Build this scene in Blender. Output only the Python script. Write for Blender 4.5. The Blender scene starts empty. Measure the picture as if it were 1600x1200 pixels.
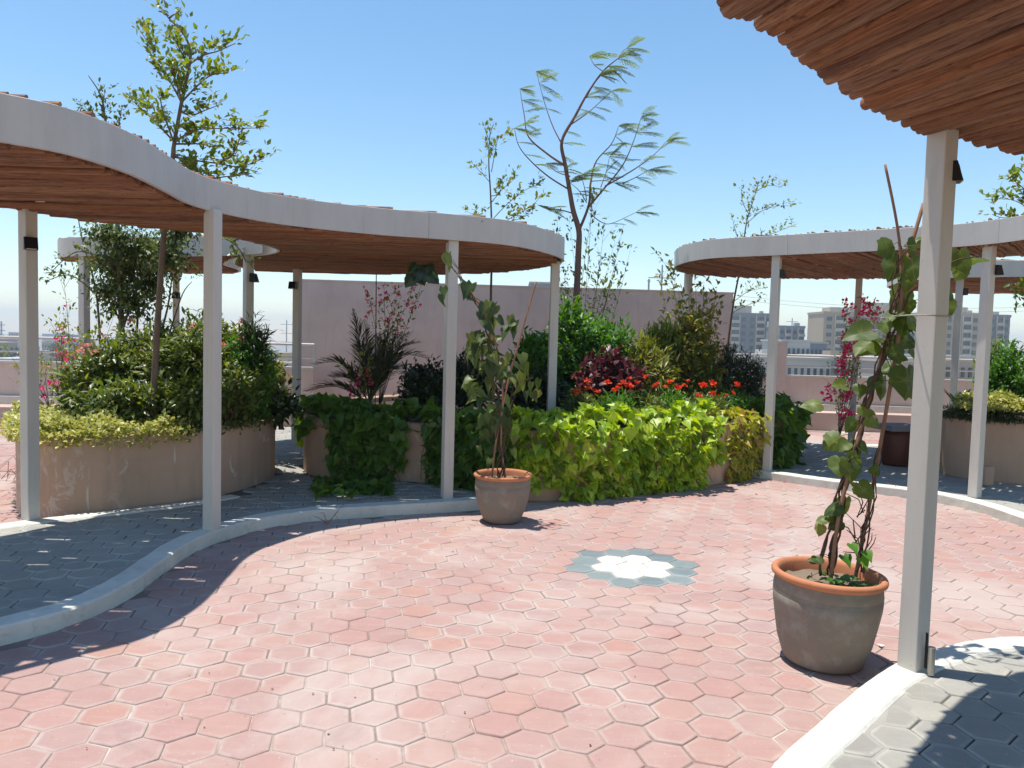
import bpy, bmesh, math, random
import numpy as np
from mathutils import Vector, Matrix
from mathutils.geometry import tessellate_polygon

random.seed(7); RNG = np.random.default_rng(11)
SC = bpy.context.scene
COL = SC.collection
R = math.radians

# ------------------------------------------------------------------ camera
CAM_H, F_PX, PITCH, ROLL = 1.6, 1200.0, 0.057, 0.0265
_fwd = Vector((0, math.cos(PITCH), -math.sin(PITCH)))
_up0 = Vector((0, math.sin(PITCH), math.cos(PITCH)))
_r0 = Vector((1, 0, 0))
_right = _r0 * math.cos(ROLL) + _up0 * math.sin(ROLL)
_up = -_r0 * math.sin(ROLL) + _up0 * math.cos(ROLL)
cd = bpy.data.cameras.new('camera'); cam = bpy.data.objects.new('camera', cd); COL.objects.link(cam)
cd.sensor_width = 36.0; cd.lens = 36.0 * F_PX / 1600.0; cd.clip_start = 0.05; cd.clip_end = 9000
cam.matrix_world = Matrix(((_right.x, _up.x, -_fwd.x, 0), (_right.y, _up.y, -_fwd.y, 0),
                           (_right.z, _up.z, -_fwd.z, CAM_H), (0, 0, 0, 1)))
SC.camera = cam
SC.render.resolution_x, SC.render.resolution_y = 1024, 768

def ray(x, y): return _fwd + _right * ((x - 800) / F_PX) + _up * ((600 - y) / F_PX)
def G(x, y, z=0.0):
    d = ray(x, y); t = (z - CAM_H) / d.z; return Vector((0, 0, CAM_H)) + d * t
def P(x, y, Y):
    d = ray(x, y); return Vector((0, 0, CAM_H)) + d * (Y / d.y)
def pix(p):
    d = Vector(p) - Vector((0, 0, CAM_H)); z = d.dot(_fwd)
    if z < .05: return (-9999, -9999)
    return (800 + F_PX * d.dot(_right) / z, 600 - F_PX * d.dot(_up) / z)

# ------------------------------------------------------------------ light
SUN = Vector((-0.43, 0.125, 2.62)).normalized()
SUN_EL = math.asin(SUN.z); SUN_AZ = math.atan2(SUN.x, SUN.y)
w = bpy.data.worlds.new('World'); SC.world = w; w.use_nodes = True
nt = w.node_tree; nt.nodes.clear()
sky = nt.nodes.new('ShaderNodeTexSky'); sky.sky_type = 'NISHITA'; sky.sun_disc = False
sky.sun_elevation = SUN_EL; sky.sun_rotation = SUN_AZ
sky.altitude = 60; sky.air_density = 1.1; sky.dust_density = 0.0; sky.ozone_density = 1.3
bg = nt.nodes.new('ShaderNodeBackground'); bg.inputs['Strength'].default_value = 0.122
wo = nt.nodes.new('ShaderNodeOutputWorld')
hsv = nt.nodes.new('ShaderNodeHueSaturation'); hsv.inputs['Hue'].default_value = .495; hsv.inputs['Saturation'].default_value = 1.16
nt.links.new(sky.outputs[0], hsv.inputs['Color']); nt.links.new(hsv.outputs[0], bg.inputs[0]); nt.links.new(bg.outputs[0], wo.inputs[0])
sd = bpy.data.lights.new('sun', 'SUN'); sd.energy = 4.2; sd.angle = R(0.53); sd.color = (1.0, 0.965, 0.9)
so = bpy.data.objects.new('sun', sd); COL.objects.link(so); so.rotation_euler = SUN.to_track_quat('Z', 'Y').to_euler()
vs = SC.view_settings; vs.view_transform = 'Standard'; vs.look = 'None'; vs.exposure = 0.58; vs.gamma = 1.0
vs.use_curve_mapping = False

# ------------------------------------------------------------------ helpers
def link(o, parent=None):
    COL.objects.link(o)
    if parent is not None: o.parent = parent
    return o
def tag(o, label=None, cat=None, group=None, kind=None):
    if label: o['label'] = label
    if cat: o['category'] = cat
    if group: o['group'] = group
    if kind: o['kind'] = kind
    return o
def thing(name, label, cat, loc=(0, 0, 0), group=None):
    o = bpy.data.objects.new(name, None); o.empty_display_size = .1; COL.objects.link(o); o.location = loc
    return tag(o, label, cat, group)
def mk(name, verts, faces, mat, parent=None, smooth=False, world=True):
    me = bpy.data.meshes.new(name); me.from_pydata([tuple(v) for v in verts], [], faces); me.update()
    if smooth: me.polygons.foreach_set('use_smooth', [True] * len(me.polygons))
    if mat: me.materials.append(mat)
    o = bpy.data.objects.new(name, me); link(o, parent)
    if parent is not None and world: o.location = -(root_loc(parent))
    return o
def root_loc(p):
    v = Vector((0, 0, 0))
    while p is not None: v = v + p.location; p = p.parent
    return v
def mesh_np(name, V, Fq, mat, smooth=False, attrs=None):
    """V (n,3) array, Fq (m,k) int array with constant k"""
    me = bpy.data.meshes.new(name); V = np.asarray(V, np.float32); Fq = np.asarray(Fq, np.int32)
    k = Fq.shape[1]
    me.vertices.add(len(V)); me.vertices.foreach_set('co', V.ravel())
    me.loops.add(Fq.size); me.loops.foreach_set('vertex_index', Fq.ravel())
    me.polygons.add(len(Fq)); me.polygons.foreach_set('loop_start', np.arange(0, Fq.size, k, dtype=np.int32))
    me.update(calc_edges=True)
    if smooth: me.polygons.foreach_set('use_smooth', [True] * len(Fq))
    if mat: me.materials.append(mat)
    if attrs:
        for an, arr in attrs.items():
            a = me.attributes.new(an, 'FLOAT', 'POINT'); a.data.foreach_set('value', np.asarray(arr, np.float32))
    me.validate()
    return me
def obj_np(name, V, Fq, mat, parent=None, smooth=False, attrs=None):
    o = bpy.data.objects.new(name, mesh_np(name, V, Fq, mat, smooth, attrs)); link(o, parent)
    if parent is not None: o.location = -(root_loc(parent))
    return o
class MB:
    def __init__(s): s.v = []; s.f = []
    def add(s, v, f):
        b = len(s.v); s.v += [tuple(q) for q in v]; s.f += [tuple(i + b for i in q) for q in f]; return s
    def box(s, c, size, rz=0.0):
        x, y, z = [q / 2 for q in size]; ca, sa = math.cos(rz), math.sin(rz); v = []
        for dz in (-z, z):
            for dx, dy in ((-x, -y), (x, -y), (x, y), (-x, y)):
                v.append((c[0] + dx * ca - dy * sa, c[1] + dx * sa + dy * ca, c[2] + dz))
        return s.add(v, [(3, 2, 1, 0), (4, 5, 6, 7), (0, 1, 5, 4), (1, 2, 6, 5), (2, 3, 7, 6), (3, 0, 4, 7)])
    def tube(s, pts, radii, n=6, cap=True):
        pts = [Vector(p) for p in pts]
        if not hasattr(radii, '__len__'): radii = [radii] * len(pts)
        ref = Vector((0.13, 0.31, 0.94)); v = []
        for i, p in enumerate(pts):
            t = (pts[min(i + 1, len(pts) - 1)] - pts[max(i - 1, 0)])
            if t.length < 1e-9: t = Vector((0, 0, 1))
            t.normalize()
            a = ref - t * ref.dot(t)
            if a.length < .05: ref = Vector((1, 0, 0)); a = ref - t * ref.dot(t)
            a.normalize(); b = t.cross(a)
            for k in range(n):
                an = 2 * math.pi * k / n; v.append(p + (a * math.cos(an) + b * math.sin(an)) * radii[i])
        f = []
        for i in range(len(pts) - 1):
            for k in range(n):
                k2 = (k + 1) % n; f.append((i * n + k, i * n + k2, (i + 1) * n + k2, (i + 1) * n + k))
        if cap:
            f.append(tuple(range(n - 1, -1, -1))); f.append(tuple((len(pts) - 1) * n + k for k in range(n)))
        return s.add(v, f)
    def lathe(s, prof, c, n=40):
        v = []; f = []
        for r, z in prof:
            for k in range(n):
                a = 2 * math.pi * k / n; v.append((c[0] + r * math.cos(a), c[1] + r * math.sin(a), c[2] + z))
        for i in range(len(prof) - 1):
            for k in range(n):
                k2 = (k + 1) % n; f.append((i * n + k, i * n + k2, (i + 1) * n + k2, (i + 1) * n + k))
        return s.add(v, f)
    def build(s, name, mat, parent=None, smooth=False): return mk(name, s.v, s.f, mat, parent, smooth)

def crom(pts, per=10, closed=False):
    pts = [Vector(p) for p in pts]; n = len(pts); out = []
    rng = range(n) if closed else range(n - 1)
    for i in rng:
        if closed: a, b, c, d = pts[i - 1], pts[i], pts[(i + 1) % n], pts[(i + 2) % n]
        else: a, b, c, d = pts[max(i - 1, 0)], pts[i], pts[i + 1], pts[min(i + 2, n - 1)]
        for k in range(per):
            t = k / per
            out.append(.5 * ((2 * b) + (c - a) * t + (2 * a - 5 * b + 4 * c - d) * t * t + (3 * b - a - 3 * c + d) * t ** 3))
    if not closed: out.append(pts[-1].copy())
    return out
def resample(pts, step):
    pts = [Vector(p) for p in pts]; L = [0]
    for a, b in zip(pts, pts[1:]): L.append(L[-1] + (b - a).length)
    n = max(2, int(L[-1] / step) + 1); out = []; j = 0
    for i in range(n):
        s = L[-1] * i / (n - 1)
        while j < len(L) - 2 and L[j + 1] < s: j += 1
        t = (s - L[j]) / max(1e-9, L[j + 1] - L[j]); out.append(pts[j].lerp(pts[j + 1], min(1, max(0, t))))
    return out
def normals2(pts, closed=False):
    n = len(pts); out = []
    for i in range(n):
        a = pts[(i - 1) % n] if closed else pts[max(0, i - 1)]
        b = pts[(i + 1) % n] if closed else pts[min(n - 1, i + 1)]
        t = Vector((b[0] - a[0], b[1] - a[1], 0)); t.normalize(); out.append(Vector((-t.y, t.x, 0)))   # left of travel
    return out
def inside(poly, x, y):
    c = False; n = len(poly); j = n - 1
    for i in range(n):
        xi, yi, xj, yj = poly[i][0], poly[i][1], poly[j][0], poly[j][1]
        if (yi > y) != (yj > y) and x < (xj - xi) * (y - yi) / (yj - yi) + xi: c = not c
        j = i
    return c
def area2(poly): return sum(poly[i - 1][0] * poly[i][1] - poly[i][0] * poly[i - 1][1] for i in range(len(poly))) / 2
def slab(mb, poly, z0, z1):
    if area2(poly) < 0: poly = poly[::-1]
    n = len(poly); v = [(p[0], p[1], z1) for p in poly] + [(p[0], p[1], z0) for p in poly]
    tri = tessellate_polygon([[Vector((p[0], p[1], 0)) for p in poly]]); f = []
    for a, b, c in tri:
        A, B, C = poly[a], poly[b], poly[c]
        if (B[0] - A[0]) * (C[1] - A[1]) - (B[1] - A[1]) * (C[0] - A[0]) < 0: b, c = c, b
        f.append((a, b, c))
    for i in range(n): j = (i + 1) % n; f.append((n + i, n + j, j, i))
    return mb.add(v, f)
def band(mb, pts, off0, off1, z0, z1, closed=False, bev=0.0, jitter=0.0):
    """solid strip along a 2-D curve, between left-offsets off0 and off1 (left of travel)"""
    N = normals2(pts, closed); prof = [(off0, z0), (off0, z1 - bev), (off0 + math.copysign(bev, off1 - off0), z1),
                                     (off1 - math.copysign(bev, off1 - off0), z1), (off1, z1 - bev), (off1, z0)]
    m = len(prof); v = []
    for p, nn in zip(pts, N):
        for o, z in prof:
            jz = random.uniform(-jitter, jitter) if z > z0 else 0
            v.append((p[0] + nn.x * (o + random.uniform(-jitter, jitter)), p[1] + nn.y * (o + random.uniform(-jitter, jitter)), z + jz))
    f = []; n = len(pts)
    for i in range(n if closed else n - 1):
        j = (i + 1) % n
        for k in range(m):
            k2 = (k + 1) % m; f.append((i * m + k, j * m + k, j * m + k2, i * m + k2))
    if not closed: f.append(tuple(range(m))); f.append(tuple((n - 1) * m + k for k in range(m - 1, -1, -1)))
    return mb.add(v, f)

# ------------------------------------------------------------------ materials
class NT:
    def __init__(s, name):
        s.m = bpy.data.materials.new(name); s.m.use_nodes = True; s.t = s.m.node_tree; s.t.nodes.clear()
    def n(s, typ, ins=None, **kw):
        nd = s.t.nodes.new('ShaderNode' + typ)
        for k, v in kw.items(): setattr(nd, k, v)
        if ins:
            for k, v in ins.items():
                if hasattr(v, 'is_linked') or isinstance(v, bpy.types.NodeSocket): s.t.links.new(v, nd.inputs[k])
                else: nd.inputs[k].default_value = v
        return nd
    def mix(s, f, a, b, typ='MIX'):
        nd = s.t.nodes.new('ShaderNodeMix'); nd.data_type = 'RGBA'; nd.blend_type = typ
        for idx, v in ((0, f), (6, a), (7, b)):
            if isinstance(v, bpy.types.NodeSocket): s.t.links.new(v, nd.inputs[idx])
            elif idx == 0: nd.inputs[0].default_value = v
            else: nd.inputs[idx].default_value = (*v, 1) if len(v) == 3 else v
        return nd.outputs[2]
    def math(s, op, a, b=0.0, c=None):
        nd = s.t.nodes.new('ShaderNodeMath'); nd.operation = op
        for i, v in enumerate((a, b, c)):
            if v is None: continue
            if isinstance(v, bpy.types.NodeSocket): s.t.links.new(v, nd.inputs[i])
            else: nd.inputs[i].default_value = v
        return nd.outputs[0]
    def ramp(s, f, stops, interp='LINEAR'):
        nd = s.t.nodes.new('ShaderNodeValToRGB'); cr = nd.color_ramp; cr.interpolation = interp
        while len(cr.elements) > 1: cr.elements.remove(cr.elements[0])
        cr.elements[0].position = stops[0][0]; c = stops[0][1]; cr.elements[0].color = (*c, 1) if len(c) == 3 else c
        for p, c in stops[1:]:
            e = cr.elements.new(p); e.color = (*c, 1) if len(c) == 3 else c
        s.t.links.new(f, nd.inputs[0]); return nd.outputs[0]
    def noise(s, vec, scale, detail=4, rough=.55, dist=0.0):
        nd = s.n('TexNoise', {'Scale': scale, 'Detail': detail, 'Roughness': rough, 'Distortion': dist})
        if vec is not None: s.t.links.new(vec, nd.inputs['Vector'])
        return nd.outputs['Fac']
    def step(s, f, a, b): return s.ramp(f, [(a, (0, 0, 0)), (b, (1, 1, 1))])
    def pos(s): return s.n('NewGeometry').outputs['Position']
    def rnd(s):
        g = s.n('NewGeometry').outputs['Random Per Island']; o = s.n('ObjectInfo').outputs['Random']
        return s.math('FRACT', s.math('ADD', g, o))
    def done(s, color, rough=.8, bump=None, bstr=.3, bdist=.01, spec=.3, metal=0.0, **kw):
        p = s.n('BsdfPrincipled'); i = p.inputs
        for k, v in (('Base Color', color), ('Roughness', rough), ('Specular IOR Level', spec), ('Metallic', metal)):
            if isinstance(v, bpy.types.NodeSocket): s.t.links.new(v, i[k])
            elif k == 'Base Color': i[k].default_value = (*v, 1)
            else: i[k].default_value = v
        if bump is not None:
            b = s.n('Bump', {'Strength': bstr, 'Distance': bdist, 'Height': bump}); s.t.links.new(b.outputs[0], i['Normal'])
        o = s.n('OutputMaterial'); s.t.links.new(p.outputs[0], o.inputs[0]); return s.m
def attr(s, name): return s.n('Attribute', attribute_name=name).outputs['Fac']
def mapped(s, vec, scale):
    m = s.n('Mapping', {'Scale': scale}); s.t.links.new(vec, m.inputs[0]); return m.outputs[0]

def paver_mat(name, stops, dust, edge, dustamt=.75):
    s = NT(name); r = s.rnd(); p = s.pos()
    c = s.ramp(r, stops, 'LINEAR')
    mot = s.noise(p, 9, 5, .65); c = s.mix(s.math('MULTIPLY', s.step(mot, .35, .75), .28), c, tuple(q * .72 for q in stops[0][1]))
    big = s.noise(p, .6, 6, .62, .8); c = s.mix(s.math('MULTIPLY', s.step(big, .48, .63), dustamt), c, dust)
    streak = s.noise(mapped(s, p, (1, 6, 1)), 3.0, 4, .6); c = s.mix(s.math('MULTIPLY', s.step(streak, .5, .8), .35), c, dust)
    rim = attr(s, 'rim'); en = s.noise(p, 1.7, 6, .68, .4)
    e = s.math('MULTIPLY', s.ramp(rim, [(.25, (0, 0, 0)), (.95, (1, 1, 1))]), s.step(en, .42, .60))
    c = s.mix(s.math('MULTIPLY', e, .72), c, edge)
    sp = s.noise(p, 60, 2, .5); c = s.mix(s.math('MULTIPLY', s.step(sp, .68, .74), .6), c, edge)
    stn = s.noise(p, 1.3, 6, .7, 1.0); c = s.mix(s.math('MULTIPLY', s.step(stn, .58, .72), .32), c, tuple(q * .55 for q in stops[0][1]))
    sp2 = s.noise(p, 33, 3, .6); c = s.mix(s.math('MULTIPLY', s.step(sp2, .70, .73), .45), c, tuple(q * .45 for q in stops[0][1]))
    b = s.noise(p, 55, 5, .7)
    return s.done(c, .88, b, .35, .006, .2)
def plain(name, col, rough=.7, var=.12, scale=6, bump=.15, spec=.3, metal=0.0, dark=.7, bscale=40):
    s = NT(name); p = s.pos(); n = s.noise(p, scale, 5, .6)
    c = s.mix(s.math('MULTIPLY', s.step(n, .3, .75), min(1, var * 3)), col, tuple(q * dark for q in col))
    return s.done(c, rough, s.noise(p, bscale, 4, .6), bump, .004, spec, metal)
M = {}
M['red'] = paver_mat('red_paver', [(0, (.375, .235, .205)), (.15, (.41, .24, .21)), (.3, (.39, .255, .225)), (.45, (.415, .25, .215)), (.6, (.38, .255, .23)),
                                   (.75, (.42, .25, .205)), (.85, (.39, .27, .24)), (.95, (.415, .24, .19)), (1, (.405, .225, .195))], (.455, .365, .32), (.51, .435, .38), .85)
M['grey'] = paver_mat('grey_paver', [(0, (.28, .265, .235)), (.3, (.335, .315, .275)), (.6, (.305, .29, .26)), (1, (.36, .34, .29))],
                      (.40, .39, .34), (.52, .50, .43), .5)
M['rose_white'] = paver_mat('white_paver', [(0, (.56, .545, .46)), (1, (.62, .60, .51))], (.56, .50, .42), (.64, .60, .52), .4)
M['rose_grey'] = paver_mat('slate_paver', [(0, (.15, .18, .185)), (.5, (.185, .22, .22)), (1, (.22, .25, .24))], (.30, .34, .33), (.42, .45, .43), .35)
def grout_mat():
    s = NT('grout'); p = s.pos(); n = s.noise(p, 2.2, 6, .65, .5); c = s.mix(s.step(n, .42, .60), (.24, .175, .15), (.40, .32, .275)); n2 = s.noise(p, 1.1, 6, .7, .6); c = s.mix(s.math('MULTIPLY', s.step(n2, .52, .64), .9), c, (.52, .45, .39))
    return s.done(c, .95, s.noise(p, 60, 4, .6), .5, .004, .1)
M['grout'] = grout_mat()
M['grout_grey'] = plain('grey_grout', (.15, .14, .125), .95, .3, 5)
M['mortar'] = plain('pale_mortar', (.36, .34, .30), .95, .25, 6, .5)
def kerb_mat():
    s = NT('painted_kerb'); p = s.pos(); n = s.noise(p, 3, 6, .65, .5); n2 = s.noise(p, 14, 5, .7)
    c = s.mix(s.step(n, .42, .75), (.66, .64, .56), (.56, .53, .46)); c = s.mix(s.math('MULTIPLY', s.step(n2, .56, .72), .5), c, (.42, .38, .33))
    z = s.n('SeparateXYZ', {0: p}).outputs['Z']
    chips = s.noise(mapped(s, p, (1, 1, 3)), 7, 4, .6); low = s.step(chips, .62, .66)
    c = s.mix(s.math('MULTIPLY', low, .30), c, (.40, .36, .31))
    return s.done(c, .85, s.noise(p, 30, 5, .65), .4, .006, .2)
M['kerb'] = kerb_mat()
def plaster(name, col, dirt, pale, peel=.5, flake=False):
    s = NT(name); p = s.pos(); n = s.noise(p, 1.6, 6, .6, .4); c = s.mix(s.step(n, .35, .72), col, tuple(q * .82 for q in col))
    dr = s.noise(mapped(s, p, (6, 6, .7)), 1.6, 4, .6); c = s.mix(s.math('MULTIPLY', s.step(dr, .52, .78), .5), c, dirt)
    st = s.noise(mapped(s, p, (9, 9, .55)), 2.3, 3, .5); c = s.mix(s.math('MULTIPLY', s.step(st, .69, .715), peel), c, pale)
    pe = s.noise(p, 4.2, 7, .72, .8); pe2 = s.noise(p, .8, 2, .5)
    m = s.math('MULTIPLY', s.step(pe, .60, .63), s.step(pe2, .52, .62)); c = s.mix(s.math('MULTIPLY', m, peel), c, pale)
    if flake:
        xs = s.n('SeparateXYZ', {0: p}).outputs['X']; fm = s.ramp(s.math('MULTIPLY', xs, -.25), [(.80, (0, 0, 0)), (.93, (1, 1, 1))]); fn = s.noise(mapped(s, p, (1, 1, .45)), 6.5, 8, .75, 1.2)
        c = s.mix(s.math('MULTIPLY', s.math('MULTIPLY', s.step(fn, .52, .57), fm), .5), c, (.66, .58, .49))
    return s.done(c, .9, s.noise(p, 24, 6, .7), .35, .008, .15)
M['planter'] = plaster('planter_plaster', (.52, .345, .24), (.30, .22, .165), (.62, .55, .46), .75, True)
M['wall'] = plaster('pink_wall_paint', (.60, .475, .415), (.42, .34, .31), (.52, .43, .40), .25)
M['bench'] = plaster('bench_plaster', (.52, .385, .32), (.44, .33, .27), (.6, .5, .45), .2)
def metalpaint(name, col, rough=.5):
    s = NT(name); p = s.pos(); n = s.noise(mapped(s, p, (3, 3, .8)), 2.2, 5, .6); c = s.mix(s.step(n, .35, .8), col, tuple(q * .86 for q in col))
    st = s.noise(mapped(s, p, (16, 16, .9)), 1.7, 4, .6); c = s.mix(s.math('MULTIPLY', s.step(st, .60, .74), .30), c, (.36, .31, .26))
    sp = s.noise(p, 38, 3, .6); c = s.mix(s.math('MULTIPLY', s.step(sp, .68, .74), .35), c, (.30, .24, .19))
    return s.done(c, rough, s.noise(p, 9, 4, .6), .10, .01, .35)
M['paint'] = metalpaint('offwhite_metal_paint', (.54, .495, .45))
M['postpaint'] = metalpaint('post_paint', (.57, .535, .48), .45)
def pole_mat():
    s = NT('brown_pole'); tc = s.n('TexCoord').outputs['Object']; r = s.rnd()
    off = s.n('VectorMath', {0: tc}, operation='ADD'); cx = s.n('CombineXYZ', {'X': s.math('MULTIPLY', r, 37.0), 'Y': s.math('MULTIPLY', r, 11.0)})
    s.t.links.new(cx.outputs[0], off.inputs[1]); v = off.outputs[0]
    a = s.noise(mapped(s, v, (8, 2.2, 2.2)), 1.6, 7, .74, .8); b = s.noise(mapped(s, v, (4.0, .35, .35)), 1.0, 3, .5); kn = s.noise(mapped(s, v, (22, 1.6, 1.6)), 1.0, 4, .6, .4)
    c = s.ramp(r, [(0, (.34, .15, .08)), (.2, (.45, .19, .09)), (.4, (.33, .185, .12)), (.6, (.50, .26, .145)), (.8, (.40, .165, .08)), (1, (.26, .13, .085))])
    c = s.mix(s.math('MULTIPLY', s.step(a, .44, .60), .75), c, (.115, .055, .035)); c = s.mix(s.math('MULTIPLY', s.step(b, .5, .72), .5), c, (.42, .25, .14))
    c = s.mix(s.math('MULTIPLY', s.step(kn, .62, .70), .8), c, (.07, .035, .022)); pl = s.noise(mapped(s, v, (14, 2.2, 2.2)), 1.3, 5, .7); c = s.mix(s.math('MULTIPLY', s.step(pl, .60, .68), .45), c, (.46, .33, .22))
    return s.done(c, .8, a, .8, .02, .2)
M['pole'] = pole_mat()
def pot_mat(name):
    s = NT(name); p = s.pos(); n = s.noise(p, 5, 6, .65, .5)
    c = s.mix(s.step(n, .34, .62), (.20, .185, .15), (.26, .195, .15)); n2 = s.noise(p, 11, 5, .65)
    c = s.mix(s.math('MULTIPLY', s.step(n2, .50, .72), .6), c, (.34, .31, .27)); st = s.noise(mapped(s, p, (1, 1, 5)), 4, 4, .6)
    c = s.mix(s.math('MULTIPLY', s.step(st, .58, .72), .35), c, (.20, .19, .165))
    return s.done(c, .85, s.noise(p, 45, 5, .7), .3, .004, .2)
M['pot'] = pot_mat('weathered_clay')
M['terra'] = plain('terracotta_rim', (.52, .205, .10), .8, .16, 9, .25, dark=.62)
M['soil'] = plain('dry_soil', (.22, .165, .115), .95, .3, 14, .9, bscale=25)
M['soil_dark'] = plain('bed_soil', (.075, .05, .035), .95, .3, 9, .9, bscale=20)
M['black'] = plain('black_lamp_metal', (.012, .012, .014), .4, .05, 8, .05)
M['lens'] = plain('lamp_lens', (.55, .52, .42), .2, .05)
M['steel'] = plain('worn_steel', (.45, .42, .37), .4, .2, 30, .1, .5, .6)
M['dark'] = plain('dark_slot', (.03, .022, .018), .8)
M['rope'] = plain('tie_cord', (.45, .40, .33), .9)
def bark(name, c, d):
    s = NT(name); p = s.pos(); n = s.noise(mapped(s, p, (30, 30, 6)), 1.0, 5, .65)
    return s.done(s.mix(s.step(n, .35, .7), c, d), .9, n, .5, .006, .15)
M['bark'] = bark('tree_bark', (.20, .15, .115), (.11, .08, .06))
M['bark_red'] = bark('reddish_bark', (.20, .115, .09), (.12, .07, .055))
M['stake'] = bark('cane_stake', (.36, .20, .13), (.22, .12, .08))
M['twig'] = bark('vine_stem', (.13, .085, .06), (.07, .045, .03))
M['stem'] = bark('green_stem', (.13, .15, .05), (.09, .10, .04))
def leafmat(name, stops, trans=.35, tcol=None, rough=.42, spec=.45, veins=False):
    s = NT(name); r = s.rnd(); c = s.ramp(r, stops); p = s.pos(); n = s.noise(p, 5, 3, .5)
    c = s.mix(s.math('MULTIPLY', s.step(n, .4, .7), .3), c, tuple(q * .62 for q in stops[0][1]))
    if veins:
        u = attr(s, 'vein'); c = s.mix(s.math('MULTIPLY', s.step(u, .5, 1.0), .28), c, tuple(min(1, q * 1.5 + .01) for q in stops[-1][1]))
    pr = s.n('BsdfPrincipled', {'Base Color': c, 'Roughness': rough, 'Specular IOR Level': spec})
    hs = s.n('HueSaturation', {'Hue': .485, 'Saturation': 1.15, 'Value': 1.9, 'Color': c}) if tcol is None else None
    tr = s.n('BsdfTranslucent'); 
    if tcol is None: s.t.links.new(hs.outputs[0], tr.inputs[0])
    else: tr.inputs[0].default_value = (*tcol, 1)
    mx = s.n('MixShader', {0: trans}); s.t.links.new(pr.outputs[0], mx.inputs[1]); s.t.links.new(tr.outputs[0], mx.inputs[2])
    o = s.n('OutputMaterial'); s.t.links.new(mx.outputs[0], o.inputs[0]); return s.m
M['lime'] = leafmat('lime_vine_leaf', [(0, (.13, .23, .012)), (.25, (.23, .36, .018)), (.6, (.35, .48, .03)), (.9, (.48, .58, .07)), (.975, (.54, .56, .12)), (1, (.36, .22, .08))], .34)
M['yellowvine'] = leafmat('yellow_vine_leaf', [(0, (.20, .25, .02)), (.4, (.36, .38, .04)), (.85, (.50, .46, .09)), (1, (.40, .24, .08))], .38)
M['vine'] = leafmat('green_vine_leaf', [(0, (.05, .12, .012)), (.5, (.085, .175, .018)), (1, (.14, .24, .03))], .40)
M['hedge'] = leafmat('hedge_leaf', [(0, (.05, .08, .015)), (.4, (.095, .14, .022)), (.8, (.165, .205, .034)), (1, (.27, .29, .06))], .34, rough=.38, spec=.55)
M['fresh'] = leafmat('fresh_green_leaf', [(0, (.05, .14, .015)), (.5, (.075, .20, .02)), (1, (.12, .27, .03))], .35)
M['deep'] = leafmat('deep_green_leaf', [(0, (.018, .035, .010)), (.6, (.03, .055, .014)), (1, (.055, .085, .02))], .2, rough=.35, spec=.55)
M['fig'] = leafmat('fig_leaf', [(0, (.04, .065, .018)), (.45, (.075, .11, .026)), (.85, (.15, .185, .045)), (1, (.24, .26, .07))], .34, rough=.45, spec=.35)
M['tree'] = leafmat('young_tree_leaf', [(0, (.085, .13, .022)), (.5, (.145, .20, .028)), (.85, (.22, .26, .04)), (1, (.27, .20, .06))], .40)
M['feather'] = leafmat('feathery_leaf', [(0, (.11, .165, .035)), (.6, (.16, .22, .05)), (1, (.22, .265, .08))], .42)
M['varieg'] = leafmat('variegated_leaf', [(0, (.18, .22, .035)), (.4, (.38, .40, .09)), (.75, (.54, .52, .17)), (1, (.64, .61, .33))], .28)
M['gold'] = leafmat('golden_leaf', [(0, (.09, .12, .02)), (.5, (.19, .21, .03)), (.85, (.32, .29, .05)), (1, (.30, .16, .06))], .3)
M['burgundy'] = leafmat('burgundy_leaf', [(0, (.05, .016, .018)), (.6, (.095, .022, .024)), (.9, (.17, .03, .035)), (1, (.09, .06, .025))], .25, rough=.4)
M['palm'] = leafmat('palm_leaflet', [(0, (.04, .048, .024)), (1, (.075, .085, .042))], .18, rough=.4)
M['potvine'] = leafmat('pot_vine_leaf', [(0, (.045, .075, .014)), (.5, (.08, .125, .022)), (.85, (.12, .165, .032)), (1, (.19, .20, .05))], .36, rough=.5, spec=.4, veins=True)
M['potvine_dark'] = leafmat('droopy_vine_leaf', [(0, (.035, .06, .014)), (.5, (.075, .115, .022)), (.85, (.13, .17, .032)), (1, (.22, .23, .05))], .38, rough=.45, spec=.45)
M['dryleaf'] = leafmat('dry_leaf', [(0, (.12, .05, .035)), (1, (.20, .09, .05))], .2)
M['pink'] = leafmat('pink_bract', [(0, (.55, .03, .12)), (.6, (.68, .05, .14)), (1, (.75, .12, .18))], .35, rough=.6, spec=.2)
M['palepink'] = leafmat('pale_pink_petal', [(0, (.62, .25, .20)), (1, (.72, .36, .30))], .3, rough=.6, spec=.2)
M['orange'] = leafmat('orange_red_petal', [(0, (.62, .045, .015)), (.6, (.72, .09, .02)), (1, (.75, .16, .04))], .3, rough=.6, spec=.2)
M['fern'] = M['fresh']
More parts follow.
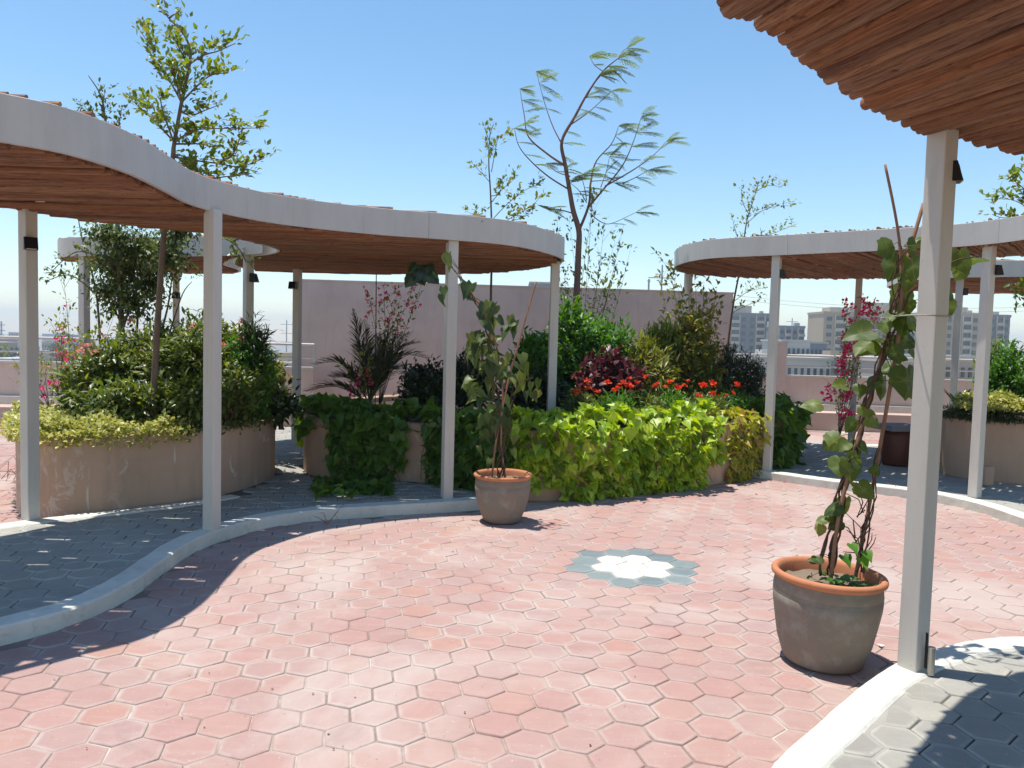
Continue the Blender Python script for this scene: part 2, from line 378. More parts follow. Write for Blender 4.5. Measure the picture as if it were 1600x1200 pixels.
# ------------------------------------------------------------------ layout curves (metres, plaza level z = 0)
KZ = 0.09
v2 = lambda L: [Vector((a, b, 0)) for a, b in L]
FRONT_L = crom(v2([(-4.3, 1.9), (-3.5, 2.75), (-2.9, 3.42), (-2.54, 3.80), (-2.33, 4.12), (-2.26, 4.55), (-2.28, 5.0), (-2.29, 5.45), (-2.2, 5.86),
                   (-1.97, 6.28), (-1.63, 6.56), (-1.13, 6.80), (-.58, 7.02), (-.2, 7.22), (.12, 7.5)]), 8)
REAR_L = crom(v2([(-6.6, 3.2), (-5.4, 4.0), (-4.5, 4.9), (-3.95, 5.72), (-3.62, 6.08), (-3.2, 6.42), (-2.86, 6.74), (-2.6, 7.1)]), 8)
WALK_L = FRONT_L + v2([(.3, 8.5), (.2, 10.2), (-1.4, 12.2), (-3.0, 12.6), (-5.6, 12.4), (-6.6, 11.2), (-6.2, 9.9), (-4.2, 9.2), (-3.4, 8.6), (-3.2, 7.8)]) + REAR_L[::-1]
KERB_NR = crom(v2([(1.6, -.6), (.75, .2), (.35, 1.0), (.52, 1.95), (.96, 2.66), (1.27, 3.01), (1.58, 3.34), (1.88, 3.62), (2.14, 3.79), (2.43, 3.94), (2.77, 4.02),
                   (3.25, 3.95), (3.9, 3.55), (4.5, 2.7), (4.75, 1.5), (4.3, .2), (3.2, -.7)]), 8)
FRONT_R = crom(v2([(2.85, 9.5), (3.1, 9.26), (3.52, 8.86), (3.92, 8.57), (4.27, 8.36), (4.56, 8.08), (4.73, 7.62), (4.76, 6.99), (4.82, 6.2), (5.2, 5.3), (6.1, 4.5), (7.4, 4.1)]), 8)
REAR_R = crom(v2([(3.3, 12.45), (4.3, 12.35), (5.3, 12.2), (6.4, 12.3), (8, 12.8), (10, 13.2)]), 8)
WALK_R = FRONT_R + v2([(11, 4.4)]) + REAR_R[::-1]
PL_LEFT = crom(v2([(-3.80, 6.28), (-3.42, 6.40), (-3.06, 6.70), (-2.78, 7.02), (-2.58, 7.5), (-2.53, 8.15), (-2.75, 8.68), (-3.3, 8.92), (-4.2, 9.15), (-5.05, 9.2),
                   (-5.35, 8.6), (-5.02, 7.8), (-4.6, 7.1), (-4.2, 6.52)]), 8, True)
BED = crom(v2([(-2.5, 10), (-2.42, 9.2), (-2.37, 8.75), (-2.2, 8.33), (-1.85, 8.08), (-1.45, 8.02), (-1.05, 8.05), (-.6, 7.9), (-.12, 7.62), (.45, 7.66), (1.0, 7.93), (1.8, 8.4),
               (2.45, 8.86), (2.9, 9.30), (3.22, 9.58), (3.58, 9.98), (3.78, 10.6), (3.72, 11.3), (3.2, 12.0), (2, 12.6), (0, 12.7), (-1.5, 12.3), (-2.3, 11.2)]), 8, True)
PL_RIGHT = crom(v2([(5.42, 9.72), (5.48, 9.25), (5.72, 8.98), (6.2, 8.82), (7.1, 8.62), (8.0, 9.0), (8.2, 10), (7.4, 10.8), (6.3, 10.9), (5.65, 10.4)]), 8, True)
CAN_L = crom(v2([(-4.3, 1.9), (-3.5, 2.75), (-2.9, 3.42), (-2.54, 3.80), (-2.33, 4.05), (-2.24, 4.5), (-2.27, 5.05), (-2.31, 5.5), (-2.24, 5.86), (-2.0, 6.31), (-1.65, 6.62), (-1.17, 6.90), (-.62, 7.09),
                 (-.03, 7.42), (.36, 8.05), (.55, 8.75), (.30, 9.64), (-.21, 10.34), (-.93, 10.8), (-1.87, 11.07), (-2.6, 11.16), (-3.25, 11.25), (-3.72, 11.0), (-3.75, 10.3), (-3.3, 9.32), (-2.80, 8.80),
                 (-2.57, 8.3), (-2.66, 7.6), (-2.88, 7.1), (-3.28, 6.72), (-3.66, 6.38), (-3.92, 5.86), (-4.45, 5.0), (-5.3, 4.0), (-6.4, 3.0)]), 6, True)
CAN_S = crom(v2([(-5.98, 10.3), (-5.84, 9.9), (-5.42, 9.62), (-4.4, 9.42), (-3.5, 9.14), (-3.12, 8.93), (-2.84, 8.72), (-2.93, 8.88), (-3.38, 9.38), (-3.86, 10.3), (-3.95, 11.1), (-4.15, 11.6), (-4.5, 11.82), (-5.2, 11.85), (-5.75, 11.3)]), 6, True)
CAN_NR = crom(v2([(1.6, -.6), (.75, .2), (.30, 1.0), (.34, 1.85), (.53, 2.28), (.74, 2.50), (1.0, 2.78), (1.27, 3.09), (1.60, 3.42), (1.88, 3.62), (2.14, 3.75), (2.43, 3.90), (2.77, 4.0),
                  (3.25, 3.95), (3.9, 3.55), (4.5, 2.7), (4.75, 1.5), (4.3, .2), (3.2, -.7)]), 6, True)
CAN_R = crom(v2([(2.25, 10.9), (2.29, 10.15), (2.52, 9.65), (3.08, 9.24), (3.6, 8.85), (4.14, 8.46), (4.52, 8.14), (4.76, 7.8), (4.87, 7.4), (4.92, 6.8), (5.0, 6.1), (5.4, 5.3), (6.2, 4.6), (7.4, 4.2),
                 (7.8, 5.2), (7.0, 6.0), (6.5, 7.0), (6.25, 7.9), (5.75, 8.55), (5.32, 9.15), (5.25, 9.9), (5.5, 10.6), (5.9, 11.1), (5.7, 11.75), (5.0, 12.1), (4.0, 12.28), (2.95, 12.1), (2.45, 11.6)]), 6, True)
CAN_R2 = crom(v2([(6.25, 12.6), (6.2, 11.9), (6.45, 11.45), (7.3, 11.0), (8.6, 10.75), (10, 11.0), (10.8, 12.2), (10.2, 13.6), (8.6, 14.3), (7.2, 14.1), (6.5, 13.5)]), 6, True)

# ------------------------------------------------------------------ ground
terrace = MB(); terrace.box((-.5, 6.6, -.257), (30, 20.4, .5))
terrace = tag(terrace.build('plaza', M['grout'], None), 'terrace floor laid with dusty red hexagonal pavers', None, None, 'structure')
HEXW = .2; TH = .2123; ORI = Vector((.905, 5.45, 0)); A1 = Vector((math.cos(TH), math.sin(TH), 0)) * HEXW
A2 = A1 * .5 + Vector((math.sin(TH), -math.cos(TH), 0)) * HEXW * .8660254
def hexrings(gap=.0055, bev=.004):
    Ro = (HEXW - gap) / math.sqrt(3); rings = [(Ro * .70, 0, 0), (Ro * .88, 0, .6), (Ro - bev, 0, 1), (Ro, -bev, 1), (Ro, -.02, 1)]
    V = [(0, 0, 0)]; A = [0.0]; Fc = []
    for r, z, a in rings:
        for k in range(6):
            an = TH + R(30 + 60 * k); V.append((r * math.cos(an), r * math.sin(an), z)); A.append(a)
    for k in range(6): Fc.append((0, 1 + k, 1 + (k + 1) % 6))
    for q in range(len(rings) - 1):
        for k in range(6):
            a, b = 1 + q * 6 + k, 1 + q * 6 + (k + 1) % 6; c, d = a + 6, b + 6
            Fc += [(a, c, d), (a, d, b)]
    return np.array(V), np.array(Fc), np.array(A)
HV, HF, HA = hexrings()
def lay(cells, z, mat, parent, name, limit=300, tilt=.010, stuffname='far_pavers'):
    cells = sorted(cells, key=lambda c: (not c[2], c[1])); me = mesh_np(name, HV, HF, mat, False, {'rim': HA})
    off = root_loc(parent)
    for c, dist, vis in cells[:limit]:
        o = bpy.data.objects.new(name, me); link(o, parent)
        o.location = Vector((c.x, c.y, z + random.uniform(-.0035, .0012))) - off
        o.rotation_euler = (random.gauss(0, tilt), random.gauss(0, tilt), random.gauss(0, .02))
        s_ = random.uniform(.978, 1.0); o.scale = (s_, s_, 1)
    rest = cells[limit:]
    if rest:
        n = len(rest); C = np.array([[c.x, c.y, z] for c, d, v in rest]); C[:, 2] += RNG.uniform(-.0035, .0012, n)
        sc = RNG.uniform(.978, 1.0, n); T = RNG.normal(0, tilt, (n, 2)); rz = RNG.normal(0, .012, n)
        V = np.repeat(HV[None], n, 0); x, y = V[:, :, 0] * sc[:, None], V[:, :, 1] * sc[:, None]
        xx = x * np.cos(rz)[:, None] - y * np.sin(rz)[:, None]; yy = x * np.sin(rz)[:, None] + y * np.cos(rz)[:, None]
        zz = V[:, :, 2] + xx * T[:, :1] + yy * T[:, 1:]
        V = np.stack([xx, yy, zz], -1) + C[:, None, :]
        Fc = HF[None] + (np.arange(n) * len(HV))[:, None, None]
        tag(obj_np(stuffname, V.reshape(-1, 3), Fc.reshape(-1, 3), mat, parent, False, {'rim': np.tile(HA, n)}), kind='stuff')
red, rosw, rosg, gl, gn, gr = [], [], [], [], [], []
NRP = KERB_NR
for i in range(-75, 75):
    for j in range(-75, 75):
        c = ORI + A1 * i + A2 * j
        if c.y < .6 or c.y > 14.6 or abs(c.x) > 9: continue
        px, py = pix(c)
        if px < -420 or px > 2020 or py > 1800: continue
        vis = -60 < px < 1660 and py < 1260; d = c.length
        q = max(abs(i), abs(j), abs(i + j))
        if q <= 1: rosw.append((c, d, vis)); continue
        if q == 2: rosg.append((c, d, vis)); continue
        cell = (c, d, vis)
        inb = inside(BED, c.x, c.y) or inside(PL_LEFT, c.x, c.y) or inside(PL_RIGHT, c.x, c.y)
        if inb: continue
        if inside(WALK_L, c.x, c.y): gl.append(cell)
        elif inside(NRP, c.x, c.y): gn.append(cell)
        elif inside(WALK_R, c.x, c.y): gr.append(cell)
        else: red.append(cell)
def really(cells, z):
    out = []
    for c, d, v in cells:
        x, y = pix((c.x, c.y, z)); hid = (28 < x < 440 and 560 < y < 740) or (480 < x < 1190 and y < 742) or (x > 1450 and y < 735)
        out.append((c, d, v and not hid))
    return out
lay(really(red, 0), 0.0, M['red'], terrace, 'paver')
lay(rosw, 0.0, M['rose_white'], terrace, 'rosette_paver', tilt=.004)
lay(rosg, 0.0, M['rose_grey'], terrace, 'rosette_paver', tilt=.004)
def near_curve(c, pts, d): return any((c - p).length < d for p in pts)
def walk(name, label, poly, kerbs, cells):
    wk = tag(slab(MB(), poly, -.02, KZ - .014).build(name, M['grout_grey']), label, None, None, 'structure')
    for pts, off in kerbs:
        pp = resample(pts, .06); mb = MB(); band(mb, pp, math.copysign(.009, -off), off, -.03, KZ + .004, False, .012, .0016)
        mb.build('kerb', M['kerb'], wk)
        mb = MB(); band(mb, pp, off * .9, off * 1.75, -.01, KZ - .0085, False, .002); mb.build('mortar_strip', M['mortar'], wk)
    keep = []
    for c, d, v in cells:
        bad = False
        for pts, off in kerbs:
            k = min(range(len(pts)), key=lambda q: (pts[q] - c).length_squared)
            if (pts[k] - c).length < .112: bad = True; break
        if not bad: keep.append((c, d, v))
    lay(really(keep, KZ), KZ - .005, M['grey'], wk, 'paver')
walk('walkway', 'grey hexagonal paved walk under the long left pergola', WALK_L, [(FRONT_L, .15), (REAR_L, -.15)], gl)
walk('walkway', 'grey hexagonal paved walk under the near right pergola', NRP, [(KERB_NR, -.15)], gn)
walk('walkway', 'grey hexagonal paved walk round the far right planter', WALK_R, [(FRONT_R, .15), (REAR_R, -.15)], gr)

# ------------------------------------------------------------------ planters and walls
def planter(name, label, poly, ztop, soil, thick=.13):
    root = thing(name, label, 'planter', (sum(p.x for p in poly) / len(poly), sum(p.y for p in poly) / len(poly), 0))
    sgn = 1 if area2(poly) > 0 else -1; pp = resample(poly + [poly[0]], .1)[:-1]
    mb = MB(); band(mb, pp, 0, sgn * thick, -.01, ztop, True, .018, .003); mb.build('wall', M['planter'], root, False)
    N = normals2(pp, True); inner = [p + n * sgn * (thick - .02) for p, n in zip(pp, N)]
    slab(MB(), inner, soil - .25, soil).build('soil', M['soil_dark'], root)
    return root
planter('planter_bed', 'curved beige plaster planter under the left pergola with shrubs and two trees', PL_LEFT, .72, .62)
planter('planter_bed', 'large curved beige planter in the middle with lime vine spilling over its wall', BED, .70, .62)
planter('planter_bed', 'curved beige planter at right edge behind the white posts', PL_RIGHT, .80, .74)

def parapet(name, label, a, b, ztop, rails, post_step=1.9, bench=True):
    a, b = Vector((*a, 0)), Vector((*b, 0)); d = (b - a); L = d.length; d.normalize(); n = Vector((d.y, -d.x, 0))   # n points to the camera side
    root = thing(name, label, 'parapet', (a + b) / 2); ang = math.atan2(d.y, d.x); c = (a + b) / 2
    MB().box((c.x, c.y, ztop / 2), (L, .18, ztop), ang).build('wall', M['wall'], root)
    MB().box((c.x, c.y, ztop + .02), (L, .24, .04), ang).build('coping', M['paint'], root)
    for z in rails: MB().tube([a + Vector((0, 0, z)), b + Vector((0, 0, z))], .025 if z > 1.35 else .02, 8).build('rail', M['paint'], root)
    k = int(L / post_step)
    for i in range(k + 1):
        p = a.lerp(b, i / k); MB().box((p.x, p.y, (ztop + .04 + rails[0]) / 2), (.05, .05, rails[0] - ztop - .04), ang).build('rail_post', M['paint'], root)
    if bench:
        br = thing('wall_bench', 'long low plaster bench ' + label.split(' ', 3)[-1].replace('parapet', 'foot of parapet') , 'bench', c + n * .5)
        q = c + n * .43; MB().box((q.x, q.y, .17), (L, .62, .34), ang).build('seat_base', M['bench'], br)
        q = c + n * .17; MB().box((q.x, q.y, .40), (L, .12, .14), ang).build('back_ledge', M['paint'], br)
        br['label'] = bench
    return root
parapet('parapet', 'pink parapet with white double rail at far left behind the flowers', (-13.5, 12.0), (-3.45, 13.35), 1.0, (1.43, 1.20), bench='long low plaster bench below the left parapet')
parapet('parapet', 'pink parapet with white double rail at right before the apartment blocks', (5.55, 15.75), (13.8, 15.3), 1.0, (1.44, 1.22), bench='long low plaster bench below the right parapet')
wr = thing('screen_wall', 'tall plain pink wall standing behind the middle planter', 'wall', (0, 14.2, 0))
wa, wb = P(471, 520, 13.9), P(1139, 545, 14.4); wc = (wa + wb) / 2; wd = wb - wa; wl = math.hypot(wd.x, wd.y); wang = math.atan2(wd.y, wd.x)
MB().box((wc.x, wc.y, 1.28), (wl, .22, 2.56), wang).build('wall_face', M['wall'], wr)
MB().box((wc.x, wc.y, 2.575), (wl + .02, .25, .03), wang).build('coping', M['wall'], wr)
gp = thing('gate_pier', 'square pink pier at the left end of the right parapet', 'pier', (5.43, 15.75, 0))
q = P(1219, 560, 15.7); MB().box((q.x, 15.75, .84), (.2, .3, 1.68), 0).build('shaft', M['wall'], gp); MB().box((q.x, 15.75, 1.70), (.24, .34, .04), 0).build('cap', M['paint'], gp)
lowp = thing('low_wall', 'low pink wall between the tall wall and the pier', 'wall', (4.7, 15.1, 0))
q2 = Vector((wb.x + .1, wb.y + .2, 0)); q3 = Vector((q.x - .1, 15.75, 0)); qc = (q2 + q3) / 2; qd = q3 - q2
MB().box((qc.x, qc.y, .5), (qd.length, .16, 1.0), math.atan2(qd.y, qd.x)).build('wall_face', M['wall'], lowp)
for z in (1.2, 1.44): MB().tube([q2 + Vector((0, 0, z)), q3 + Vector((0, 0, z))], .022, 8).build('rail', M['paint'], lowp)

# ------------------------------------------------------------------ pergolas
def pole_meshes():
    out = []
    for s_ in range(6):
        rr = random.Random(s_ + 5); n = 9; seg = 16; V = []; Fc = []
        ph = [rr.uniform(0, 6.28) for _ in range(4)]
        for i in range(seg + 1):
            t = i / seg; by = .30 * math.sin(3.1 * t + ph[0]) + .16 * math.sin(9 * t + ph[1]); bz = .16 * math.sin(5 * t + ph[2])
            rad = 1 + .07 * math.sin(14 * t + ph[3]) + rr.uniform(-.05, .05); rad *= (1.08 - .16 * t)
            if i in (0, seg): rad *= .93
            for k in range(n):
                a = 2 * math.pi * k / n; V.append((t, by + rad * math.cos(a), bz + rad * math.sin(a)))
        for i in range(seg):
            for k in range(n): k2 = (k + 1) % n; Fc.append((i * n + k, i * n + k2, (i + 1) * n + k2, (i + 1) * n + k))
        Fc.append(tuple(range(n - 1, -1, -1))); Fc.append(tuple(seg * n + k for k in range(n)))
        me = bpy.data.meshes.new('pole'); me.from_pydata(V, [], Fc); me.update(); me.materials.append(M['pole'])
        me.polygons.foreach_set('use_smooth', [len(p.vertices) == 4 for p in me.polygons]); out.append((me, V, Fc))
    return out
POLES = pole_meshes()
def spans(poly, ang, v):
    ca, sa = math.cos(ang), math.sin(ang); X = []
    n = len(poly)
    for i in range(n):
        a, b = poly[i - 1], poly[i]; va, vb = -a.x * sa + a.y * ca, -b.x * sa + b.y * ca
        if (va > v) != (vb > v):
            t = (v - va) / (vb - va); ua, ub = a.x * ca + a.y * sa, b.x * ca + b.y * sa; X.append(ua + (ub - ua) * t)
    X.sort(); return list(zip(X[::2], X[1::2]))
def pergola(name, label, poly, zb, ang, posts, dia=(.032, .064), fh=.235, posth=.096, panel=2.2, over=-.045, fz=.028, endj=.045):
    cx, cy = sum(p.x for p in poly) / len(poly), sum(p.y for p in poly) / len(poly)
    root = thing(name, label, 'pergola', (cx, cy, 0)); sgn = 1 if area2(poly) > 0 else -1
    nn_ = normals2(poly, True); lower = [p - n * sgn * over for p, n in zip(poly, nn_)]; upper = [p + n * sgn * .035 for p, n in zip(poly, nn_)]
    pp = resample(poly + [poly[0]], .09); L = .09 * (len(pp) - 1); k = max(3, int(L / panel)); m = len(pp) // k
    for i in range(k):
        a = i * m; b = (i + 1) * m if i < k - 1 else len(pp) - 1; seg = pp[a:b + 1]
        if len(seg) < 2: continue
        seg = [s_.copy() for s_ in seg]; seg[-1] = seg[-1].lerp(seg[-2], .03)
        mb = MB(); band(mb, seg, 0, sgn * .03, zb + fz, zb + fz + fh, False, .003); mb.build('fascia_panel', M['paint'], root)
    ca, sa = math.cos(ang), math.sin(ang); vs_ = [-p.x * sa + p.y * ca for p in poly]; v = min(vs_) + .01; up = MB()
    shift = Vector((SUN.x, SUN.y)) / SUN.z * (fh + .03)
    while v < max(vs_):
        r = random.uniform(*dia) / 2; gap = random.uniform(.009, .018) if random.random() < .4 else 0.0
        for u0, u1 in spans(lower, ang, v + r):
            if u1 - u0 < .12: continue
            u0 += random.uniform(.0, endj); u1 -= random.uniform(.0, endj)
            cuts = [u0]
            while u1 - cuts[-1] > 3.2: cuts.append(cuts[-1] + random.uniform(1.9, 3.0))
            cuts.append(u1)
            for a, b in zip(cuts, cuts[1:]):
                if b - a < .08: continue
                me, V, Fc = random.choice(POLES); o = bpy.data.objects.new('ceiling_pole', me); link(o, root)
                zc = zb + r * 1.1 + random.uniform(0, .022)
                fl = random.random() < .5; st = b if fl else a
                o.location = Vector((st * ca - (v + r) * sa, st * sa + (v + r) * ca, zc)) - root.location
                o.rotation_euler = (0, 0, ang + (math.pi if fl else 0) + random.gauss(0, .004)); o.scale = (b - a - .004, r, r)
        ru = r * 1.06 + gap; zt = zb + fh + fz - ru * random.uniform(.5, .85); vv = v + r + gap * .5 - shift.x * sa + shift.y * ca
        for lo, hi in spans(upper, ang, vv):                                # the covering layer, set so that both layers' gaps line up with the sun
            runs = []; q_ = lo
            while gap and q_ < hi:                                          # short chinks that let slits of sun through
                e_ = q_ + random.uniform(.25, 1.1); runs.append((q_, min(e_, hi))); q_ = e_ + random.uniform(.05, .22)
            for ra, rb in (runs or [(lo, hi)]):
                if rb - ra < .06: continue
                up.tube([(u * ca - vv * sa, u * sa + vv * ca, zt) for u in (ra, rb)], ru, 6)
            for e0, e1 in ((lo - .028, lo + .3), (hi - .3, hi + .028)):     # odd pole ends standing proud of the fascia top
                if random.random() < .5 and hi - lo > .4:
                    rs = r * random.uniform(.32, .62); up.tube([(u * ca - vv * sa, u * sa + vv * ca, zb + fh + fz + rs * .7) for u in (e0, e1)], rs, 7)
        v += 2 * r * random.uniform(.93, .995) + gap
    tag(up.build('top_poles', M['pole'], root), kind='stuff')
    for (x, y, inset, zbase) in posts:
        p0 = Vector((x, y, 0)); i = min(range(len(pp)), key=lambda q: (pp[q] - p0).length_squared)
        t = pp[(i + 2) % len(pp)] - pp[i - 2]; a = math.atan2(t.y, t.x)
        po = MB().box((x, y, (zbase + zb + .045) / 2), (posth, posth, zb + .045 - zbase), a).build('post', M['postpaint'], root)
        bv = po.modifiers.new('bev', 'BEVEL'); bv.width = .006; bv.segments = 2
    return root
PERG_L = pergola('pergola', 'long wavy off-white pergola with brown pole ceiling at left', CAN_L, 2.475, R(1.5),
        [(-3.76, 5.97, 0, KZ), (-2.275, 5.82, 0, KZ), (-.59, 7.21, 0, KZ), (.46, 8.87, 0, .6), (-2.98, 10.6, 0, .08), (-4.1, 3.0, 0, KZ)])
PERG_S = pergola('pergola', 'small rounded pergola behind the left planter and its trees', CAN_S, 2.475, R(2), [(-5.42, 9.72, 0, .0), (-5.15, 11.75, 0, .0), (-3.12, 9.05, 0, 0)])
PERG_NR = pergola('pergola', 'nearest pergola overhead at top right showing its pole ceiling', CAN_NR, 2.59, R(-71.5), [(1.945, 3.585, 0, KZ), (4.3, 2.8, 0, KZ), (.6, .7, 0, KZ)], (.034, .078), over=.004, fz=.047, endj=.012)
PERG_R = pergola('pergola', 'long off-white pergola curving along the far right walk', CAN_R, 2.665, R(50), [(3.15, 9.33, 0, KZ), (4.86, 7.95, 0, KZ), (2.66, 11.85, 0, .6), (5.3, 11.9, 0, KZ)])
PERG_R2 = pergola('pergola', 'farthest right pergola behind the post and right planter', CAN_R2, 2.665, R(20), [(6.62, 11.5, 0, .08), (7.75, 10.95, 0, .08), (9.6, 13.7, 0, 0)])
# near post details: conduit slot and steel pipe stub at the foot, as sub-parts
NRpost = [c for c in PERG_NR.children if c.name.startswith('post')][0]
s1 = MB().box((1.972, 3.522, .20), (.004, .016, .17), 0).build('conduit_slot', M['dark'], None)
s2 = MB().tube([(1.993, 3.515, KZ), (1.993, 3.515, .22)], .017, 12).build('pipe_stub', M['steel'], None)
def reparent(o, p):
    o.parent = p; o.location = o.location - root_loc(p)
for o in (s1, s2): reparent(o, NRpost)
def lamp(label, c, face, s=1.0):
    c = Vector(c); root = thing('wall_lamp', label, 'lamp', c, 'black lamps on the pergola posts'); ca, sa = math.cos(face), math.sin(face)
    def W(u, v, z): return c + Vector((u * ca - v * sa, u * sa + v * ca, z)) * s
    hw = .048
    prof = [(0, .05), (.055, .05), (.085, -.05), (0, -.05)]
    V = [W(u, -hw, z) for u, z in prof] + [W(u, hw, z) for u, z in prof]
    mk('housing', V, [(0, 1, 2, 3), (7, 6, 5, 4), (0, 4, 5, 1), (1, 5, 6, 2), (2, 6, 7, 3), (3, 7, 4, 0)], M['black'], root)
    pr2 = [(.062, .033), (.082, -.044)]; o = .002
    V = [W(pr2[0][0] + o, -hw * .8, pr2[0][1]), W(pr2[0][0] + o, hw * .8, pr2[0][1]), W(pr2[1][0] + o, hw * .8, pr2[1][1]), W(pr2[1][0] + o, -hw * .8, pr2[1][1])]
    V += [p - Vector((ca, sa, 0)) * .004 for p in V]
    mk('lens', V, [(0, 1, 2, 3), (7, 6, 5, 4), (0, 4, 5, 1), (1, 5, 6, 2), (2, 6, 7, 3), (3, 7, 4, 0)], M['black'], root)
    pr3 = W(.084, 0, -.047); MB().box((pr3.x, pr3.y, pr3.z), (.006, .07 * s, .006), face).build('trim', M['lens'], root)
lamp('black wedge lamp high on the nearest post at right', P(1474, 270, 3.60), R(-20), .9)
lamp('black lamp on the leftmost post beside the left planter', P(47, 381, 5.92), R(-52), .95)
lamp('black lamp on the post in front of the tall pink wall', P(459, 446, 10.52), R(-95))
lamp('black lamp on the small rear pergola post by the fern-like shrub', P(392, 434, 9.02), R(0))
lamp('black lamp on the rear post among the fig leaves', P(277, 462, 11.66), R(-95))
lamp('black lamp on the post left of the apartment blocks', P(1216, 428, 9.33), R(0))
lamp('black lamp on the right post by the right planter', P(1552, 422, 7.95), R(5))
lamp('black lamp on the farthest right post', P(1510, 456, 11.5), R(180))
# ------------------------------------------------------------------ leaves
def T_lance(w=.16, droop=.12, fold=.05):
    V = [(0, 0, 0), (-w, .42, fold), (w, .42, fold), (0, .48, 0), (-w * .55, .78, fold * .4 - droop * .5), (w * .55, .78, fold * .4 - droop * .5), (0, 1, -droop)]
    return np.array(V), np.array([(0, 3, 1), (0, 2, 3), (1, 3, 4), (3, 2, 5), (3, 6, 4), (3, 5, 6)])
def T_small(w=.3, fold=.08):
    return np.array([(0, 0, 0), (-w, .5, fold), (0, 1, -.08), (w, .5, fold)]), np.array([(0, 2, 1), (0, 3, 2)])
def T_heart(w=.5, cup=.10):
    V = [(0, 0, 0), (-.22, -.16, .02), (-w, .06, cup), (-w * .84, .34, cup * .8), (-w * .42, .62, .03), (0, 1.0, -.16), (w * .42, .62, .03), (w * .84, .34, cup * .8), (w, .06, cup), (.22, -.16, .02), (0, .42, -.02)]
    n = 10; Fc = [(10, k + 1, k) for k in range(n - 1)] + [(10, 0, 9)]
    return np.array(V), np.array(Fc)
def T_lobed(seed=0, w=.52):
    """cupped ivy-like leaf with a wavy lobed edge; denser mesh, 'vein' attribute bright along ribs"""
    rr = random.Random(seed); prof = [(0, 0), (-.18, -.14), (-.42, -.09), (-.57, .12), (-.52, .28), (-.54, .44), (-.40, .60), (-.27, .79), (-.11, .94), (0, 1.05)]
    full = prof + [(-x, y) for x, y in prof[-2:0:-1]]; V = []; A = []
    cx, cy = 0, .38
    for f in (0.0, .5, 1.0):
        for x, y in full:
            px, py = cx + (x - cx) * f, cy + (y - cy) * f
            z = (-.30, -.62, .35, -.45)[seed % 4] * (abs(px) ** 1.5) - .22 * max(0, py - .3) ** 2 + .03 * math.sin(9 * py + seed) + rr.uniform(-.018, .018)
            V.append((px * w * 1.75, py, z)); A.append(1.0 if abs(px) < .02 else (.75 if (full.index((x, y)) in (3, 5, 13, 15) and f < .9) else .1))
            if f == 0: break
        pass
    n = len(full); Fc = []
    for k in range(n):
        k2 = (k + 1) % n; Fc.append((0, 1 + k2, 1 + k)); Fc += [(1 + k, 1 + k2, 1 + n + k2), (1 + k, 1 + n + k2, 1 + n + k)]
    return np.array(V), np.array(Fc), np.array(A)
def unit(a): return a / np.maximum(1e-9, np.linalg.norm(a, axis=-1, keepdims=True))
def frames(D, N):
    Yv = unit(D); Z = N - (N * Yv).sum(-1, keepdims=True) * Yv; bad = np.linalg.norm(Z, axis=-1) < 1e-3; Z[bad] = np.array([.3, .5, .8]); Z = Z - (Z * Yv).sum(-1, keepdims=True) * Yv
    Z = unit(Z); X = np.cross(Yv, Z); return X, Yv, Z
def leaves(T, pos, D, N, size):
    V0, F0 = T[0], T[1]; n = len(pos); X, Yv, Z = frames(np.asarray(D, float), np.asarray(N, float))
    V = (V0[None, :, 0:1] * X[:, None] + V0[None, :, 1:2] * Yv[:, None] + V0[None, :, 2:3] * Z[:, None]) * np.asarray(size)[:, None, None] + np.asarray(pos)[:, None]
    Fc = F0[None] + (np.arange(n) * len(V0))[:, None, None]
    return V.reshape(-1, 3), Fc.reshape(-1, 3)
class Leafset:
    def __init__(s): s.V = []; s.F = []; s.n = 0
    def add(s, V, Fc): s.V.append(V); s.F.append(Fc + s.n); s.n += len(V)
    def build(s, name, mat, parent, kind=None):
        o = obj_np(name, np.concatenate(s.V), np.concatenate(s.F), mat, parent, False)
        if kind: o['kind'] = kind
        return o
def rdir(n): return unit(RNG.normal(size=(n, 3)))
def twigs(c, rad, n, low=-.35, shell=.55):
    """twig tips through an uneven ellipsoid: returns tips and outward directions"""
    d = rdir(n * 2); d = d[d[:, 2] > low][:n]; f = RNG.uniform(shell, 1.0, len(d)) ** .8
    lump = 1 + .16 * np.sin(d[:, 0] * 5.1 + c[0] * 7) * np.cos(d[:, 2] * 4.3 + c[1] * 5) + .10 * np.sin(d[:, 1] * 9 + c[0] * 3)
    return np.asarray(c) + d * np.asarray(rad) * (f * lump)[:, None], d
def shrub_leaves(c, rad, n, per, T, size, spread=.09, up=.55, droop=.0, low=-.75, shell=.5):
    tip, d = twigs(c, rad, n, low, shell); k = len(tip); tip = np.repeat(tip, per, 0); d = np.repeat(d, per, 0); m = len(tip)
    t = np.tile(np.arange(per) / per, k); ax = d + np.array([0, 0, up]); ax = unit(ax)
    pos = tip - ax * (t * spread * 2.2)[:, None] + RNG.normal(0, spread * .25, (m, 3))
    rad_dir = rdir(m); D = unit(ax * RNG.uniform(.2, .9, (m, 1)) + rad_dir * .9 + np.array([0, 0, -droop]))
    N = unit(np.array([0, 0, 1.0]) + .55 * d + .5 * rdir(m)); sz = size * RNG.uniform(.6, 1.15, m)
    return leaves(T, pos, D, N, sz)
